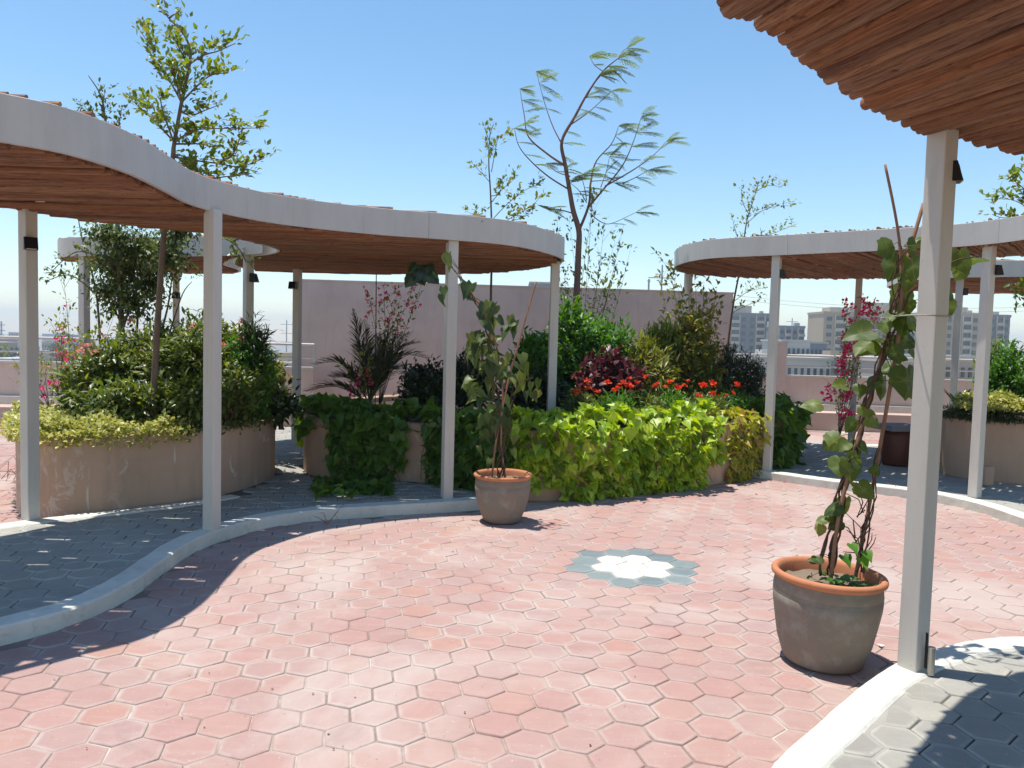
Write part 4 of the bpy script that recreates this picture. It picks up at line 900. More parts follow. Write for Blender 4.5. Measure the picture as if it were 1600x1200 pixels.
# ------------------------------------------------------------------ sweet potato vine draped over the middle planter wall
def sub(poly, a, b):
    i0 = min(range(len(poly)), key=lambda q: (poly[q] - Vector((*a, 0))).length_squared); i1 = min(range(len(poly)), key=lambda q: (poly[q] - Vector((*b, 0))).length_squared)
    return poly[i0:i1 + 1] if i0 <= i1 else poly[i0:] + poly[:i1 + 1]
HEARTS = [T_heart(.50, .14), T_heart(.40, .26), T_heart(.56, -.10), T_heart(.46, .30)]
def drape(label, a, b, n, mat, size=.13, zt=.70, top=.55, hang=None, bulge=.16, mound=.20, individual=300, floor=.03, ground=None):
    pts = resample(sub(BED, a, b), .03); N = normals2(pts); c0 = pts[len(pts) // 2]; root = thing('trailing_vine', label, 'vine', (c0.x, c0.y, 0), 'sweet potato vines over the middle planter')
    hang = hang or (lambda u: .62)
    pos, D, Nn, S = [], [], [], []
    for i in range(n):
        k = random.randrange(len(pts)); u = k / (len(pts) - 1); p = pts[k]; o = -N[k]      # o = outward
        H = max(0.0, hang(u)); t = random.uniform(-top, H + .05)
        sx = u * len(pts) * .03; lump = min(1, max(0, .5 + .38 * math.sin(sx * 9 + 1.3 + 3 * math.sin(t * 5)) * math.sin(sx * 4 + t * 8) + .3 * math.sin(sx * 15 + t * 13 + 2))); dep = random.random()
        if t < 0:
            f = -t / top; q = p - o * (-t) + Vector((0, 0, zt + mound * (1 - .5 * f) * (.55 + .6 * lump) * (.55 + .45 * dep))); nn = Vector((0, 0, 1)) + o * (.5 * (1 - f)); dd = o * .8 + Vector((0, 0, -.25))
        else:
            if H < .04: continue
            f = t / max(.05, H); out = .03 + (bulge * (1 - f * .5) * (.12 + 1.1 * lump)) * (.25 + .75 * dep); q = p + o * out + Vector((0, 0, zt + mound * .55 * max(0, 1 - f * 3) - t)); nn = o * .7 + Vector((0, 0, 1.35 - .4 * f)); dd = Vector((0, 0, -.75)) + o * .75
        if q.z < floor: q.z = floor + random.uniform(0, .06)
        nn = (nn + Vector([random.gauss(0, .55) for _ in range(3)])).normalized(); dd = (dd + Vector([random.gauss(0, .7) for _ in range(3)])).normalized()
        pos.append(q); D.append(dd); Nn.append(nn); S.append(size * random.choice((random.uniform(.4, .8), random.uniform(.7, 1.2))) * (1 - .15 * (t > .4)))
    if ground:
        for i in range(ground[4]):
            g = G(random.uniform(ground[0], ground[1]), random.uniform(ground[2], ground[3]), KZ + random.uniform(.01, .12) * random.random()); pos.append(g); D.append(Vector((random.gauss(0, 1), random.gauss(-.4, 1), random.gauss(-.1, .2)))); Nn.append(Vector((random.gauss(0, .4), -.3 + random.gauss(0, .4), 1))); S.append(size * random.uniform(.5, 1.0))
    order = sorted(range(len(pos)), key=lambda i: -S[i] * (1.6 if D[i].z < 0 else 1)); ind = order[:individual]; rest = order[individual:]
    mes = [mesh_np('leaf', T[0], T[1], M[mat], True) for T in HEARTS]
    X, Yv, Z = frames(np.array(D), np.array(Nn)); off = root.location
    for i in ind:
        o = bpy.data.objects.new('leaf', random.choice(mes)); link(o, root); o.matrix_local = Matrix((( X[i][0], Yv[i][0], Z[i][0], pos[i].x - off.x), (X[i][1], Yv[i][1], Z[i][1], pos[i].y - off.y), (X[i][2], Yv[i][2], Z[i][2], pos[i].z - off.z), (0, 0, 0, 1))) @ Matrix.Scale(S[i], 4)
    if rest:
        ls = Leafset()
        for j, T in enumerate(HEARTS):
            r_ = rest[j::4]
            if r_: ls.add(*leaves(T, np.array([pos[i] for i in r_]), np.array([D[i] for i in r_]), np.array([Nn[i] for i in r_]), np.array([S[i] for i in r_])))
        ls.build('inner_leaves', M[mat], root, 'stuff')
    mb = MB()
    for i in range(26):
        k = random.randrange(len(pts)); p, o = pts[k], -N[k]; H = max(.1, hang(k / (len(pts) - 1))); mb.tube([p - o * .3 + Vector((0, 0, .66)), p + o * .02 + Vector((0, 0, zt + .05)), p + o * .06 + Vector((random.uniform(-.1, .1), 0, zt - H * .5)), p + o * .05 + Vector((random.uniform(-.15, .15), 0, max(.03, zt - H * .95)))], .004, 4)
    mb.build('stems', M['stem'], root); return root
def hang_main(u):
    if u < .10: return .45 + 1.5 * u
    if .24 < u < .40: return .62
    return .64 + .05 * math.sin(u * 17)
drape('lime green sweet potato vine hanging down the front of the middle planter', (.05, 7.6), (2.32, 8.76), 3000, 'lime', .12, hang=lambda u: (.42 if u < .07 else (.50 if .07 <= u < .2 else (.66 if u < .93 else .40))), bulge=.24, mound=.24)
drape('yellowing sweet potato vine at the right end of the middle planter', (2.5, 8.9), (3.05, 9.42), 620, 'yellowvine', .105, hang=lambda u: .66, bulge=.14, mound=.16, top=.45, individual=200)
drape('shaded sweet potato vine round the right corner behind the white post', (3.12, 9.5), (3.75, 11.2), 1100, 'vine', .15, hang=lambda u: .66, bulge=.26, mound=.26, top=.5, individual=200)
drape('green sweet potato vine spilling to the floor left of the middle post', (-1.85, 8.08), (-1.15, 8.04), 760, 'vine', .135, hang=lambda u: .70 - .25 * (u < .25) - .3 * (u > .9), bulge=.16, mound=.16, top=.5, individual=250, ground=(492, 612, 748, 772, 150))
drape('green sweet potato vine beside and behind the middle pergola post', (-.82, 7.98), (.05, 7.6), 950, 'vine', .135, hang=lambda u: .66 - .12 * math.sin(u * 14), bulge=.22, mound=.18, top=.5, individual=250)
drape('shaded sweet potato foliage covering the rim under the palm', (-2.42, 9.3), (-.8, 7.98), 620, 'vine', .14, hang=lambda u: .04 + .06 * math.sin(u * 20), bulge=.08, mound=.20, top=.65, individual=150)
drape('bright vine tuft in the gap between the two planters', (-2.45, 9.9), (-2.40, 9.1), 150, 'lime', .12, hang=lambda u: .35, bulge=.16, mound=.18, top=.3, individual=100)
# floor runner of the left spill
c = G(540, 765, KZ)
# ------------------------------------------------------------------ right planter planting
c = P(1585, 560, 9.4); shrub('bright green feathery shrub in the right planter at the picture edge', (c.x, c.y, 1.25), (.42, .4, .52), 'fresh', 480, 9, LANCE, .09, spread=.07, up=.8)
c = P(1562, 540, 9.7); shrub('tall light green shrub in the right planter behind the post', (c.x, c.y, 1.25), (.26, .3, .56), 'tree', 260, 9, LANCE, .08, spread=.07, up=.9)
c = P(1640, 570, 9.6); shrub('green shrub just beyond the right picture edge in the right planter', (c.x, c.y, 1.2), (.4, .4, .5), 'fresh', 300, 9, LANCE, .09, up=.8)
Ya = 10.0; ba = P(1497, 635, Ya); ag = thing('dark_rosette_plant', 'dark spiky rosette plant in the right planter', 'plant', (ba.x, ba.y, .74))
for i in range(34):
    a = random.uniform(0, 6.28); el = random.uniform(.1, 1.2); d = Vector((math.cos(a) * math.cos(el), math.sin(a) * math.cos(el), math.sin(el))); V, Fc = leaves(T_lance(.13, .16, .05), np.array([[ba.x, ba.y, .80]]), np.array([d]), np.array([[0, 0, 1.0]]) + np.array([-d * .3]), np.array([random.uniform(.28, .46)])); obj_np('leaf', V, Fc, M['deep'], ag)
# ------------------------------------------------------------------ pots with climbing vines
def pot(label, c, rim, h, base, lean=0.0):
    root = thing('clay_pot', label, 'pot', c); k = rim; c = Vector(c)
    body = [(base * .3, .004), (base * .92, .004), (base, .02), (base + (k - base) * .45, h * .25), (k * .93, h * .50), (k * .975, h * .66), (k * .985, h * .74), (k * .965, h * .755), (k * .985, h * .77), (k * .965, h * .785), (k * .985, h * .80), (k * .97, h * .86), (k * .95, h * .915)]
    b_ = MB().lathe(body, (0, 0, 0), 48).build('body', M['pot'], None, True)
    rimp = [(k * .94, h * .905), (k * .985, h * .915), (k * 1.03, h * .935), (k * 1.04, h * .965), (k * 1.02, h * .99), (k * .97, h), (k * .92, h * .985), (k * .89, h * .95), (k * .87, h * .80)]
    r_ = MB().lathe(rimp, (0, 0, 0), 48).build('rim', M['terra'], None, True)
    so_ = MB(); n = 40; V = [(0, 0, h * .86)]; Fc = []
    for q in range(1, 5):
        for i in range(n): a = 2 * math.pi * i / n; V.append((k * .885 * q / 4 * math.cos(a), k * .885 * q / 4 * math.sin(a), h * .855 + random.uniform(-.008, .008)))
    for i in range(n): Fc.append((0, 1 + i, 1 + (i + 1) % n))
    for q in range(3):
        for i in range(n): Fc.append((1 + q * n + i, 1 + (q + 1) * n + i, 1 + (q + 1) * n + (i + 1) % n, 1 + q * n + (i + 1) % n))
    s_ = mk('soil', V, Fc, M['soil'], None, True)
    for o in (b_, r_, s_): o.parent = root
    root.rotation_euler = (0, lean, random.uniform(0, 6)) if lean == 0 else (0, lean, 0)
    return root
pc1 = G(784, 814, 0); pc1.x += .0; pc2 = G(1284, 1032, 0)
pot('weathered clay pot with climbing vine in front of the middle post', (pc1.x, pc1.y, 0), .25, .43, .165)
pot('large weathered clay pot with terracotta rim beside the nearest post', (pc2.x, pc2.y, 0), .268, .47, .195, R(1.6))
LOB = [T_lobed(s_) for s_ in range(4)]
def leaf_objs(root, items, matk='potvine', meshes=None):
    mes = meshes or [mesh_np('leaf', T[0], T[1], M[matk], True, {'vein': T[2]}) for T in LOB]; off = root_loc(root)
    for pos, d, n, s_ in items:
        X, Yv, Z = frames(np.array([d]), np.array([n])); X, Yv, Z = X[0], Yv[0], Z[0]; o = bpy.data.objects.new('leaf', random.choice(mes)); link(o, root)
        o.matrix_local = Matrix(((X[0], Yv[0], Z[0], pos.x - off.x), (X[1], Yv[1], Z[1], pos.y - off.y), (X[2], Yv[2], Z[2], pos.z - off.z), (0, 0, 0, 1))) @ Matrix.Scale(s_, 4)
def twist(mb, pts, k, r, amp):
    for q in range(k):
        ph = random.uniform(0, 6.28); c = resample(pts, .035); n = len(c); mb.tube([p + Vector((math.cos(ph + i * .55) * amp * random.uniform(.6, 1.3), math.sin(ph + i * .55) * amp, 0)) for i, p in enumerate(c)], [r * (1 - .5 * i / n) for i in range(n)], 5)
# --- second pot (near)
Yn = pc2.y
vine2 = thing('climbing_vine', 'climbing vine with large leaves on cane stakes in the near pot', 'vine', (pc2.x, pc2.y, .40))
def st(pts, r): return MB().tube(crom([P(x, y, Yn + dy) for x, y, dy in pts], 6), r, 8).build('stake', M['stake'], vine2, True)
st([(1336, 905, .05), (1357, 796, .05), (1385, 640, .03), (1406, 505, 0), (1409, 410, 0)], .010)
st([(1383, 257, .0), (1405, 375, .0), (1411, 500, .0)], .007)
st([(1298, 905, -.02), (1312, 800, -.02), (1345, 670, 0), (1375, 570, .02), (1405, 450, .06), (1443, 318, .12)], .010)
main = crom([P(1298, 900, Yn), P(1312, 800, Yn), P(1335, 700, Yn), P(1350, 650, Yn), P(1370, 580, Yn), P(1392, 520, Yn), P(1402, 430, Yn), P(1412, 385, Yn)], 6)
mb = MB(); twist(mb, main, 5, .006, .018); twist(mb, [P(1285, 900, Yn), P(1288, 840, Yn), P(1305, 790, Yn), P(1325, 730, Yn)], 2, .007, .014); twist(mb, [P(1345, 895, Yn), P(1352, 840, Yn), P(1362, 780, Yn), P(1375, 700, Yn)], 3, .005, .016)
for q in range(16):
    b_ = P(random.uniform(1335, 1350), random.uniform(800, 880), Yn); e = b_ + Vector((random.uniform(-.12, .1), random.uniform(-.08, .08), random.uniform(.02, .16))); mb.tube([b_, b_.lerp(e, .5) + Vector((.02, 0, .02)), e], [.004, .003, .002], 4)
mb.tube([P(1365, 600, Yn), P(1420, 460, Yn - .02), P(1462, 420, Yn - .05), P(1500, 405, Yn - .1), P(1530, 400, Yn - .12)], [.005, .005, .004, .004, .003], 5)
mb.build('stems', M['twig'], vine2, True)
lst = [(1386, 388, 40, 70), (1397, 418, 44, 20), (1432, 392, 46, -30), (1426, 420, 40, 10), (1418, 440, 34, -10), (1440, 378, 34, 60), (1405, 400, 30, 120), (1490, 412, 46, 10), (1506, 408, 42, -20), (1528, 402, 36, -70), (1500, 426, 34, 0), (1478, 398, 36, 40),
       (1408, 468, 48, 20), (1432, 478, 58, 0), (1412, 505, 50, 30), (1436, 505, 46, -20), (1484, 455, 36, -20), (1482, 482, 34, 0), (1395, 495, 36, 60), (1342, 522, 48, 70), (1350, 542, 52, 40), (1338, 562, 46, 50), (1380, 530, 44, -60), (1372, 545, 36, 0), (1418, 530, 44, -60), (1428, 545, 36, -40),
       (1382, 560, 30, 10), (1362, 558, 32, -20), (1318, 588, 42, 60), (1330, 600, 36, 40), (1312, 602, 30, 80), (1380, 605, 52, 30), (1418, 598, 52, -30), (1395, 620, 36, 0), (1432, 615, 34, -50), (1268, 632, 36, 80), (1290, 648, 42, 60), (1306, 655, 38, 20), (1248, 650, 32, 70), (1328, 640, 32, 0),
       (1302, 690, 46, 50), (1318, 700, 44, 20), (1336, 706, 40, -20), (1348, 700, 32, -50), (1312, 728, 40, 30), (1328, 738, 42, 0), (1352, 768, 40, -30), (1345, 740, 34, -40), (1300, 795, 32, 60), (1322, 790, 36, 10), (1316, 815, 32, 0), (1340, 722, 30, -60), (1284, 812, 24, 60), (1282, 828, 22, 30), (1325, 760, 30, 20), (1308, 770, 28, 40), (1352, 720, 26, -70),
       (1330, 665, 30, 20), (1356, 640, 32, -40), (1344, 610, 28, 20), (1362, 660, 26, -50), (1390, 575, 28, 40), (1400, 555, 30, -30)]
for q in range(26):
    t_ = random.random(); mp = main[int(t_ * (len(main) - 1))]; x_, y_ = pix(mp); lst.append((x_ + random.gauss(0, 24), y_ + random.gauss(0, 12), random.uniform(16, 30), random.uniform(-90, 90)))
random.shuffle(lst); lst = lst[:int(len(lst) * .74)]; items = []; stalks = MB()
for x, y, s_, rot in lst:
    a = R(rot) + random.gauss(0, .25); d = _right * (-math.sin(a)) + _up * (-math.cos(a)) * .9 + _fwd * random.uniform(-.5, .25); n = Vector((random.gauss(0, .55), -.6 + random.gauss(0, .45), .75 + random.gauss(0, .35)))
    sz = s_ / F_PX * Yn * random.uniform(.72, .95); p = P(x, y, Yn + random.uniform(-.10, .10)); p = p - d.normalized() * sz * .45; items.append((p, d, n, sz)); nb = min(main, key=lambda m_: (m_ - p).length); stalks.tube([nb, nb.lerp(p, .6) + Vector((0, 0, .02)), p], .0018, 4)
leaf_objs(vine2, items); tag(stalks.build('leaf_stalks', M['stem'], vine2), kind='stuff')
its = []
for i in range(34):
    a = random.uniform(0, 6.28); rr = random.uniform(.02, .14); its.append((Vector((pc2.x + .05 + rr * math.cos(a), pc2.y - .10 + rr * .6 * math.sin(a), .405 + random.uniform(0, .06))), Vector((math.cos(a), math.sin(a), .4)), Vector((0, -.2, 1)), random.uniform(.025, .055)))
for x, y, s_ in ((1335, 918, 26), (1318, 868, 22), (1345, 872, 22), (1352, 862, 20), (1330, 850, 20)): its.append((P(x, y, Yn - .12), Vector((.2, -.6, -.5)), Vector((0, -.6, .8)), s_ / F_PX * Yn))
wd_ = thing('pot_weeds', 'small green weeds growing at the foot of the near pot vine', 'weeds', (pc2.x, pc2.y, .40)); leaf_objs(wd_, its, 'fresh', [mesh_np('leaf', HEARTS[0][0], HEARTS[0][1], M['fresh'], True)])
tw = MB(); hb = [P(1375, 498, Yn), P(1400, 494, Yn - .04), P(1440, 492, 3.515), P(1478, 494, 3.53), P(1486, 494, 3.60), P(1450, 496, 3.68)]
tw.tube(crom(hb, 5), .0035, 5); tag(tw.build('tie_wire', M['rope']), 'thin tie wire wrapped round the nearest post holding the vine stakes', 'wire')
# --- first pot
Yf = pc1.y; vine1 = thing('climbing_vine', 'tall climbing vine with drooping leaves in the pot by the middle post', 'vine', (pc1.x, pc1.y, .38))
for pts in ([(838, 440), (815, 520), (793, 600), (775, 690), (768, 755)], [(790, 750), (783, 690), (785, 600), (770, 520), (745, 470), (715, 430)]):
    MB().tube(crom([P(x, y, Yf) for x, y in pts], 6), .009, 8).build('stake', M['stake'], vine1, True)
mb = MB(); m1 = [P(782, 755, Yf), P(780, 690, Yf), P(775, 620, Yf), P(768, 540, Yf), P(752, 480, Yf), P(722, 440, Yf), P(705, 405, Yf)]; twist(mb, crom(m1, 6), 5, .006, .03)
twist(mb, [P(785, 750, Yf), P(792, 680, Yf), P(805, 600, Yf), P(830, 590, Yf)], 2, .005, .02); mb.build('stems', M['twig'], vine1, True)
items = []
def cloud(x, y, rx, ry, n, s0, s1):
    n = max(2, int(n * .68)); s0 *= .9; s1 *= .9
    for i in range(n):
        a = random.uniform(0, 6.28); q = math.sqrt(random.random()); xx, yy = x + rx * q * math.cos(a), y + ry * q * math.sin(a); ro = random.gauss(0, .6); d = _right * math.sin(ro) - _up * math.cos(ro) + _fwd * random.uniform(-.6, .3)
        items.append((P(xx, yy, Yf + random.uniform(-.16, .16)), d, Vector((random.gauss(0, .4), -.8 + random.gauss(0, .3), .6)), random.uniform(s0, s1) / F_PX * Yf * .95))
for a in ((705, 398, 8, 10, 3, 24, 34), (692, 455, 8, 8, 3, 22, 30), (735, 448, 14, 14, 7, 24, 36), (758, 485, 22, 22, 15, 24, 36), (790, 500, 24, 14, 10, 22, 34), (758, 540, 30, 34, 34, 22, 36), (768, 600, 30, 36, 30, 22, 36), (805, 570, 18, 24, 12, 22, 32), (828, 600, 26, 14, 12, 20, 32), (772, 655, 24, 26, 18, 18, 30), (760, 700, 16, 20, 7, 16, 24), (795, 690, 10, 26, 6, 16, 24), (740, 580, 14, 30, 10, 22, 32)): cloud(*a)
leaf_objs(vine1, items, None, [mesh_np('leaf', T[0], T[1], M['potvine_dark'], True) for T in (T_heart(.30, .14), T_heart(.36, -.12), T_heart(.25, .2), T_heart(.42, .22))])
# --- hanging sprig at the canopy edge and small debris
sp = thing('hanging_sprig', 'dark leafy sprig hanging from the pergola edge left of the middle post', 'vine', P(660, 420, 8.6)); its = []
for i in range(9): its.append((P(660 + random.uniform(-16, 16), 418 + random.uniform(-5, 12), 7.4 + random.uniform(-.1, .1)), Vector((random.gauss(0, .5), -.3, -1)), Vector((0, -.9, .5)), random.uniform(.10, .16)))
sp.location = P(660, 415, 7.4); leaf_objs(sp, its, 'deep', [mesh_np('leaf', LOB[0][0], LOB[0][1], M['deep'], True)])
sp2 = thing('hanging_sprig', 'leafy spray hanging over the small rear pergola roof', 'vine', P(375, 388, 9.0)); mb = MB(); arc = crom([P(300, 360, 8.4), P(340, 368, 8.7), P(370, 385, 8.9), P(385, 410, 8.95)], 6); mb.tube(arc, .006, 5); mb.build('stem', M['twig'], sp2)
ls = Leafset(); ls.add(*dress([arc], .03, 4, .09, LANCEW, .3, .05, -.4, .12)); ls.build('foliage', M['hedge'], sp2, 'stuff')
hw = MB(); hw.tube([P(588, 427, 9.6), P(586, 640, 9.6)], .006, 6); tag(hw.build('plant_stake', M['twig']), 'thin dark plant stake rising to the canopy beside the palm', 'stake')
dr = thing('drum_stool', 'dark red-brown drum with grey slab top by the far right walk', 'stool', G(1400, 726, KZ))
dl = dr.location; MB().lathe([(.0, .0), (.165, .0), (.18, .03), (.20, .22), (.20, .36), (.185, .46), (.0, .46)], dl, 28).build('drum', plain('brown_glaze', (.12, .035, .022), .5, .25, 9, .2), dr, True)
MB().box((dl.x, dl.y, dl.z + .50), (.50, .42, .07), .2).build('slab_top', plain('grey_slab', (.20, .20, .21), .8, .15), dr)
bl = G(1539, 758, KZ); bk = MB().box((bl.x, bl.y, KZ + .11), (.13, .12, .22), .3).build('stone_block', M['planter']); tag(bk, 'small beige block standing against the right planter', 'block')
b_ = bk.modifiers.new('bev', 'BEVEL'); b_.width = .015; b_.segments = 2
# dry twigs and fallen petals
for lab, x, y, z, n in (('dry twig lying at the far right kerb', 1402, 770, .01, 7), ('dry leaf stalk lying on the kerb by the middle planter', 512, 818, .01, 5)):
    c = G(x, y, z); mb = MB()
    for i in range(n): a = random.uniform(0, 6.28); mb.tube([c, c + Vector((math.cos(a) * .08, math.sin(a) * .08, random.uniform(.01, .12))), c + Vector((math.cos(a) * .14, math.sin(a) * .14, random.uniform(.0, .16)))], [.004, .003, .0015], 4)
    tag(mb.build('dry_twig', M['stake']), lab, 'twig')
mb = MB(); c = G(15, 745, 0)
for i in range(14):
    a = random.uniform(0, 6.28); L = random.uniform(.15, .4); s_ = c + Vector((random.uniform(-.3, .3), random.uniform(-.4, .5), .01)); mb.tube([s_, s_ + Vector((math.cos(a) * L * .5, math.sin(a) * L * .5, .03 + random.random() * .15)), s_ + Vector((math.cos(a + .4) * L, math.sin(a + .4) * L, .02))], [.004, .003, .002], 4)
tag(mb.build('dry_twigs', M['twig']), 'tangle of dry twigs on the floor at the left picture edge', 'twigs')
pm = [mesh_np('petal', T_small(.4)[0], T_small(.4)[1], M['pink'])]
pet = {'petal on the pavers near the far right kerb': (1224, 753), 'fallen pink petal on the pavers right of the middle planter': (1180, 772), 'white scrap on the pavers beside the near pot': (1377, 1011), }
for lab, (x, y) in pet.items():
    g = G(x, y, .006); o = bpy.data.objects.new('fallen_petal', pm[0] if 'petal' in lab else mesh_np('paper_scrap', T_small(.5)[0], T_small(.5)[1], M['rose_white'], False, {'rim': [0, 0, 0, 0]})); link(o); o.location = g + Vector((0, 0, .002)); o.scale = (.04,) * 3; o.rotation_euler = (.1, .1, random.uniform(0, 6)); tag(o, ('tiny ' + lab), 'petal' if 'petal' in lab else 'scrap')
    if 'scrap' in lab: o.name = 'paper_scrap'
dp, dD, dN, dS = [], [], [], []
for i in range(150):
    g = G(random.uniform(20, 1580), random.uniform(770, 1190), 0)
    if inside(WALK_L, g.x, g.y) or inside(KERB_NR, g.x, g.y) or inside(BED, g.x, g.y) or inside(WALK_R, g.x, g.y): continue
    dp.append((g.x, g.y, .004)); dD.append((random.gauss(0, 1), random.gauss(0, 1), .08)); dN.append((random.gauss(0, .2), random.gauss(0, .2), 1)); dS.append(random.choice((.005, .008, .010, .016)) * random.uniform(.6, 1.2))
V, Fc = leaves(T_small(.35), np.array(dp), np.array(dD), np.array(dN), np.array(dS)); tag(obj_np('leaf_litter', V, Fc, M['dryleaf']), 'scattered dry leaf bits and grit on the red pavers', 'litter', None, 'stuff')
# ------------------------------------------------------------------ the city beyond the terrace
GZ = -20.0
def facade(name, col, dark=.75): return plain(name, col, .85, .15, .08, .0, dark=dark)
city = MB(); city.add([(-2550, -30, GZ), (2550, -30, GZ), (2550, 2200, GZ), (-2550, 2200, GZ)], [(0, 1, 2, 3)])
def cityground():
    s = NT('dusty_city_ground'); p = s.pos(); n = s.noise(p, .02, 6, .7); c = s.mix(s.step(n, .4, .65), (.33, .28, .22), (.14, .15, .10)); n2 = s.noise(p, .15, 4, .7); c = s.mix(s.step(n2, .55, .7), c, (.45, .42, .38)); return s.done(c, .95)
tag(city.build('city_ground', cityground()), 'dusty ground far below the terrace', None, None, 'structure')
CM = [facade('cream_render', (.42, .32, .21)), facade('grey_render', (.21, .20, .185)), facade('white_render', (.50, .48, .44)), facade('tan_render', (.36, .285, .21)), facade('pinkish_render', (.42, .33, .285))]
WIN = plain('window_glass_and_recess_shade', (.045, .055, .065), .25, .1, 3, .0, .5); BAL = facade('balcony_render', (.50, .42, .31)); GREYB = facade('blue_grey_render', (.23, .245, .27)); ROOF = facade('light_roof', (.48, .45, .41))
def px_box(x0, x1, ytop, Y):
    """left/right pixel and roof pixel at distance Y -> x range and roof height"""
    yb = 540; a, b = P(x0, yb, Y), P(x1, yb, Y); return a.x, b.x, P((x0 + x1) / 2, ytop, Y).z
def apartment(label, x0, x1, ytop, Y, mat, floors, bays, depth=16, balc=(), roofs=(), fl=3.1, wing=None):
    xa, xb, zt = px_box(x0, x1, ytop, Y); root = thing('apartment_block', label, 'building', ((xa + xb) / 2, Y, GZ))
    body = MB().box(((xa + xb) / 2, Y + depth / 2, (GZ + zt) / 2), (xb - xa, depth, zt - GZ)).build('wall', mat, root)
    MB().box(((xa + xb) / 2, Y + depth / 2, zt + .45), (xb - xa + .5, depth + .5, .9)).build('roof_parapet', mat, root)
    wm = bpy.data.meshes.new('window'); bw = (xb - xa) / bays
    mb = MB().box((0, 0, 0), (bw * .46, .3, 1.5)); wm.from_pydata(mb.v, [], mb.f); wm.update(); wm.materials.append(WIN)
    bm_ = MB().box((0, -.75, -1.05), (bw * .86, 1.5, 1.0)).box((0, -.75, -1.62), (bw * .95, 1.7, .22)); bme = bpy.data.meshes.new('balcony'); bme.from_pydata(bm_.v, [], bm_.f); bme.update(); bme.materials.append(BAL)
    gm = MB().box((0, .1, 0), (bw * .84, .35, 2.1)); gme = bpy.data.meshes.new('balcony_recess_shade'); gme.from_pydata(gm.v, [], gm.f); gme.update(); gme.materials.append(WIN)  # solid dark slab: shade of the balcony recess put in as colour
    for f in range(floors):
        z = zt - 1.9 - f * fl
        for k in range(bays):
            x = xa + bw * (k + .5)
            if k in balc:
                for me, nm in ((gme, 'balcony_recess_shade'), (bme, 'balcony')):
                    o = bpy.data.objects.new(nm, me); link(o, root); o.location = Vector((x, Y - .05, z)) - root.location
            else:
                o = bpy.data.objects.new('window', wm); link(o, root); o.location = Vector((x, Y - .02, z)) - root.location
    for f in range(floors): MB().box(((xa + xb) / 2, Y - .12, zt - f * fl - .1), (xb - xa + .1, .3, .28)).build('floor_band', mat, root)
    for k in range(1, bays):
        if k in balc or k - 1 in balc: MB().box((xa + bw * k, Y - .3, (zt + GZ) / 2), (.35, .7, zt - GZ)).build('pilaster', BAL, root)
    for k in range(4): MB().box((xa + (xb - xa) * random.random(), Y + 4, zt + 1.4), (random.uniform(1, 2.4), 2, random.uniform(1, 2.4))).build('roof_tank', ROOF, root)
    for (u0, u1, h) in roofs:
        MB().box((xa + (xb - xa) * (u0 + u1) / 2, Y + depth * .5, zt + h / 2), ((xb - xa) * (u1 - u0), depth * .5, h)).build('roof_house', BAL, root)
    return root
apartment('large cream apartment block left of the nearest post', 1285, 1445, 492, 300, CM[0], 12, 9, balc=(1, 4, 7), roofs=((.1, .35, 2.8), (.4, .8, 5.0)))
apartment('large cream apartment block seen between the right posts', 1448, 1542, 492, 296, CM[0], 12, 7, balc=(1, 4), roofs=((.1, .75, 3.2), (.3, .55, 6.5)))
apartment('grey apartment wing at far right behind the shrubs', 1544, 1576, 495, 310, CM[1], 12, 3, balc=(1,))
apartment('grey apartment block with round roof tank behind the conifers', 1128, 1206, 492, 340, CM[1], 10, 6, balc=(1, 4), roofs=((.3, .62, 4.2),))
apartment('lower blue-grey apartment block right of the white post', 1206, 1256, 512, 330, GREYB, 9, 5, balc=(0, 2, 4))
def house(label, x0, x1, ytop, Y, mat, rows=2, cols=4, depth=12, group=None, roofh=None):
    xa, xb, zt = px_box(x0, x1, ytop, Y); root = thing('distant_house', label, 'building', ((xa + xb) / 2, Y, GZ), group)
    MB().box(((xa + xb) / 2, Y + depth / 2, (GZ + zt) / 2), (xb - xa, depth, zt - GZ)).build('wall', mat, root)
    MB().box(((xa + xb) / 2, Y + depth / 2, zt + .2), (xb - xa + .6, depth + .6, .4)).build('roof', ROOF, root)
    bw = (xb - xa) / cols; mb = MB()
    for r_ in range(rows):
        for k in range(cols): mb.box((xa + bw * (k + .5), Y - .03, zt - 2.0 - 3.2 * r_), (bw * .42, .3, 1.4))
    tag(mb.build('windows', WIN, root), kind='stuff')
    if roofh: MB().box((xa + (xb - xa) * .3, Y + depth * .4, zt + roofh / 2), ((xb - xa) * .25, depth * .3, roofh)).build('stair_house', mat, root)
    return root
house('white low building with small vents right of the white post', 1222, 1266, 534, 150, CM[2], 2, 6)
house('grey shed building between the white building and apartments', 1266, 1292, 537, 170, GREYB, 3, 4)
house('wide pale building behind the right railing left part', 1180, 1300, 562, 120, CM[2], 3, 12, roofh=1.4)
house('long cream building behind the right railing middle', 1290, 1400, 560, 135, CM[3], 3, 9, roofh=1.2)
house('pinkish building behind the right railing by the nearest post', 1385, 1440, 566, 105, CM[4], 3, 6)
house('pale pink building seen between the right posts', 1455, 1535, 560, 110, CM[4], 3, 7, roofh=2)
house('grey flat block just above the tall pink wall', 826, 866, 443, 190, GREYB, 2, 5)
rr = random.Random(3); hs = 'low houses of the city below the terrace'
names = ['cream', 'grey', 'white', 'tan', 'pinkish']; k = 0
zones = [((-40, 122), 'behind the left railing'), ((-40, 122), 'behind the left railing'), ((415, 468), 'left of the tall pink wall'), ((1180, 1290), 'left of the cream apartment blocks'), ((1440, 1620), 'behind the right planter')]
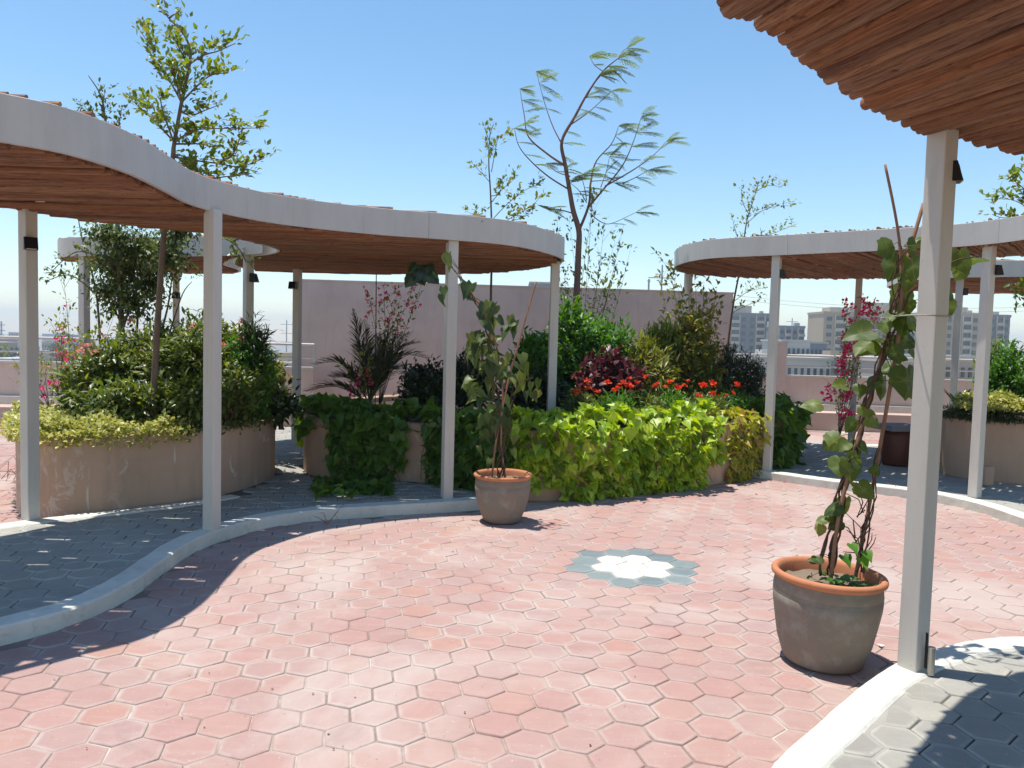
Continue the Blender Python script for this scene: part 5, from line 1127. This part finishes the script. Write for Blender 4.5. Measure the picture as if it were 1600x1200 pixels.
for i in range(55):
    (xl, xh), zn = zones[i % 5]; Y = rr.choice((170, 200, 240, 280, 340, 420, 560, 800, 1200)) * rr.uniform(.85, 1.15)
    x = rr.uniform(xl, xh); wpx = rr.uniform(10, 20) / F_PX * 320 * F_PX / Y * 1.4; hor = 531 + (x - 800) * .0265
    top = -20 + rr.uniform(7, 17); yt = hor + (1.6 - top) / Y * F_PX
    mi = rr.randrange(5); far = 'near' if Y < 230 else ('middle-distance' if Y < 500 else 'far hazy')
    house('%s %s low house in the city %s' % (far, names[mi], zn), x, x + wpx, yt, Y, CM[mi], 2, 4, rr.uniform(8, 14), hs, rr.choice((None, 2.2)))
for x, w_, yt, Y, m, lab in ((12, 22, 524, 900, 1, 'hazy grey block on the horizon left of the leftmost post'), (66, 26, 522, 1100, 1, 'hazy grey block on the horizon right of the leftmost post'), (95, 30, 527, 800, 0, 'hazy low cream block by the left bougainvillea')): house(lab, x, x + w_, yt, Y, CM[m], 3, 6, 30)
# pylons / masts and power lines
def mast(label, x, ytop, Y, arms, r=.16):
    b = P(x, ytop, Y); root = thing('utility_mast', label, 'mast', (b.x, Y, GZ)); MB().tube([(b.x, Y, GZ), (b.x, Y, b.z)], [r * 1.6, r], 6).build('pole', M['steelgrey'], root)
    for dz, L in arms: MB().box((b.x, Y, b.z - dz), (L, r, r)).build('cross_arm', M['steelgrey'], root)
    return root
M['steelgrey'] = plain('galvanised_steel', (.30, .32, .34), .6, .1)
mast('thin grey mast with cross arms above the tall wall', 1035, 414, 120, ((2.0, 4.2),), .12)
mast('short grey mast left of the cross-armed mast above the wall', 1014, 436, 118, ((.3, .5),), .14)
mast('antenna mast on the blue-grey block', 1238, 497, 325, ((1.5, 5), (3.5, 3.5)), .2)
mast('lattice-like mast on the far left horizon', 2, 502, 420, ((2, 4), (5, 4)), .4)
mast('slim mast on the horizon left of the tall pink wall', 448, 500, 260, ((1.5, 4), (4.5, 4), (7.5, 4)), .15)
for lab, ya, yb in (('upper power line crossing the sky at right', 462, 476), ('lower power line crossing the sky at right', 468, 482)):
    a, b = P(1150, ya, 120), P(1680, yb, 120); c = [a.lerp(b, t / 12) + Vector((0, 0, -1.2 * 4 * (t / 12) * (1 - t / 12))) for t in range(13)]; tag(MB().tube(c, .022, 5).build('power_line', M['steelgrey']), lab, 'power line')
# far tree belt
def treeblob(label, x, y, Y, rx, rz):
    c = P(x, y, Y); root = thing('distant_tree', label, 'tree', (c.x, c.y, GZ), 'dark trees among the city houses'); MB().tube([(c.x, c.y, GZ), (c.x, c.y, c.z)], [.35, .2], 6).build('trunk', M['bark'], root); ls = Leafset(); ls.add(*shrub_leaves(c, (rx, rx, rz), 260, 4, SMALLW, rx * .22, spread=rx * .12, low=-.9, shell=.4)); ls.build('crown', M['deep'], root, 'stuff')
for i in range(16): 
    x = random.uniform(-20, 130) if i < 9 else random.uniform(1190, 1440); Y = random.uniform(140, 420); treeblob('dark rounded tree among the city houses behind the %s railing' % ('left' if i < 9 else 'right'), x, 531 + (x - 800) * .0265 + random.uniform(8, 16) / Y * F_PX, Y, random.uniform(2.5, 4.5), random.uniform(2.2, 3.8))
# ------------------------------------------------------------------ air between the terrace and the far city
hz = MB().box((0, 1100, 15.0), (5200, 2300, 74)); s = NT('pale_haze')
pv = s.n('VolumePrincipled', {'Color': (.76, .87, 1.0, 1), 'Density': 0.0006, 'Anisotropy': .2}); o_ = s.n('OutputMaterial'); s.t.links.new(pv.outputs[0], o_.inputs['Volume'])
tag(hz.build('haze', s.m), 'pale haze filling the air over the city', 'haze', None, 'stuff')
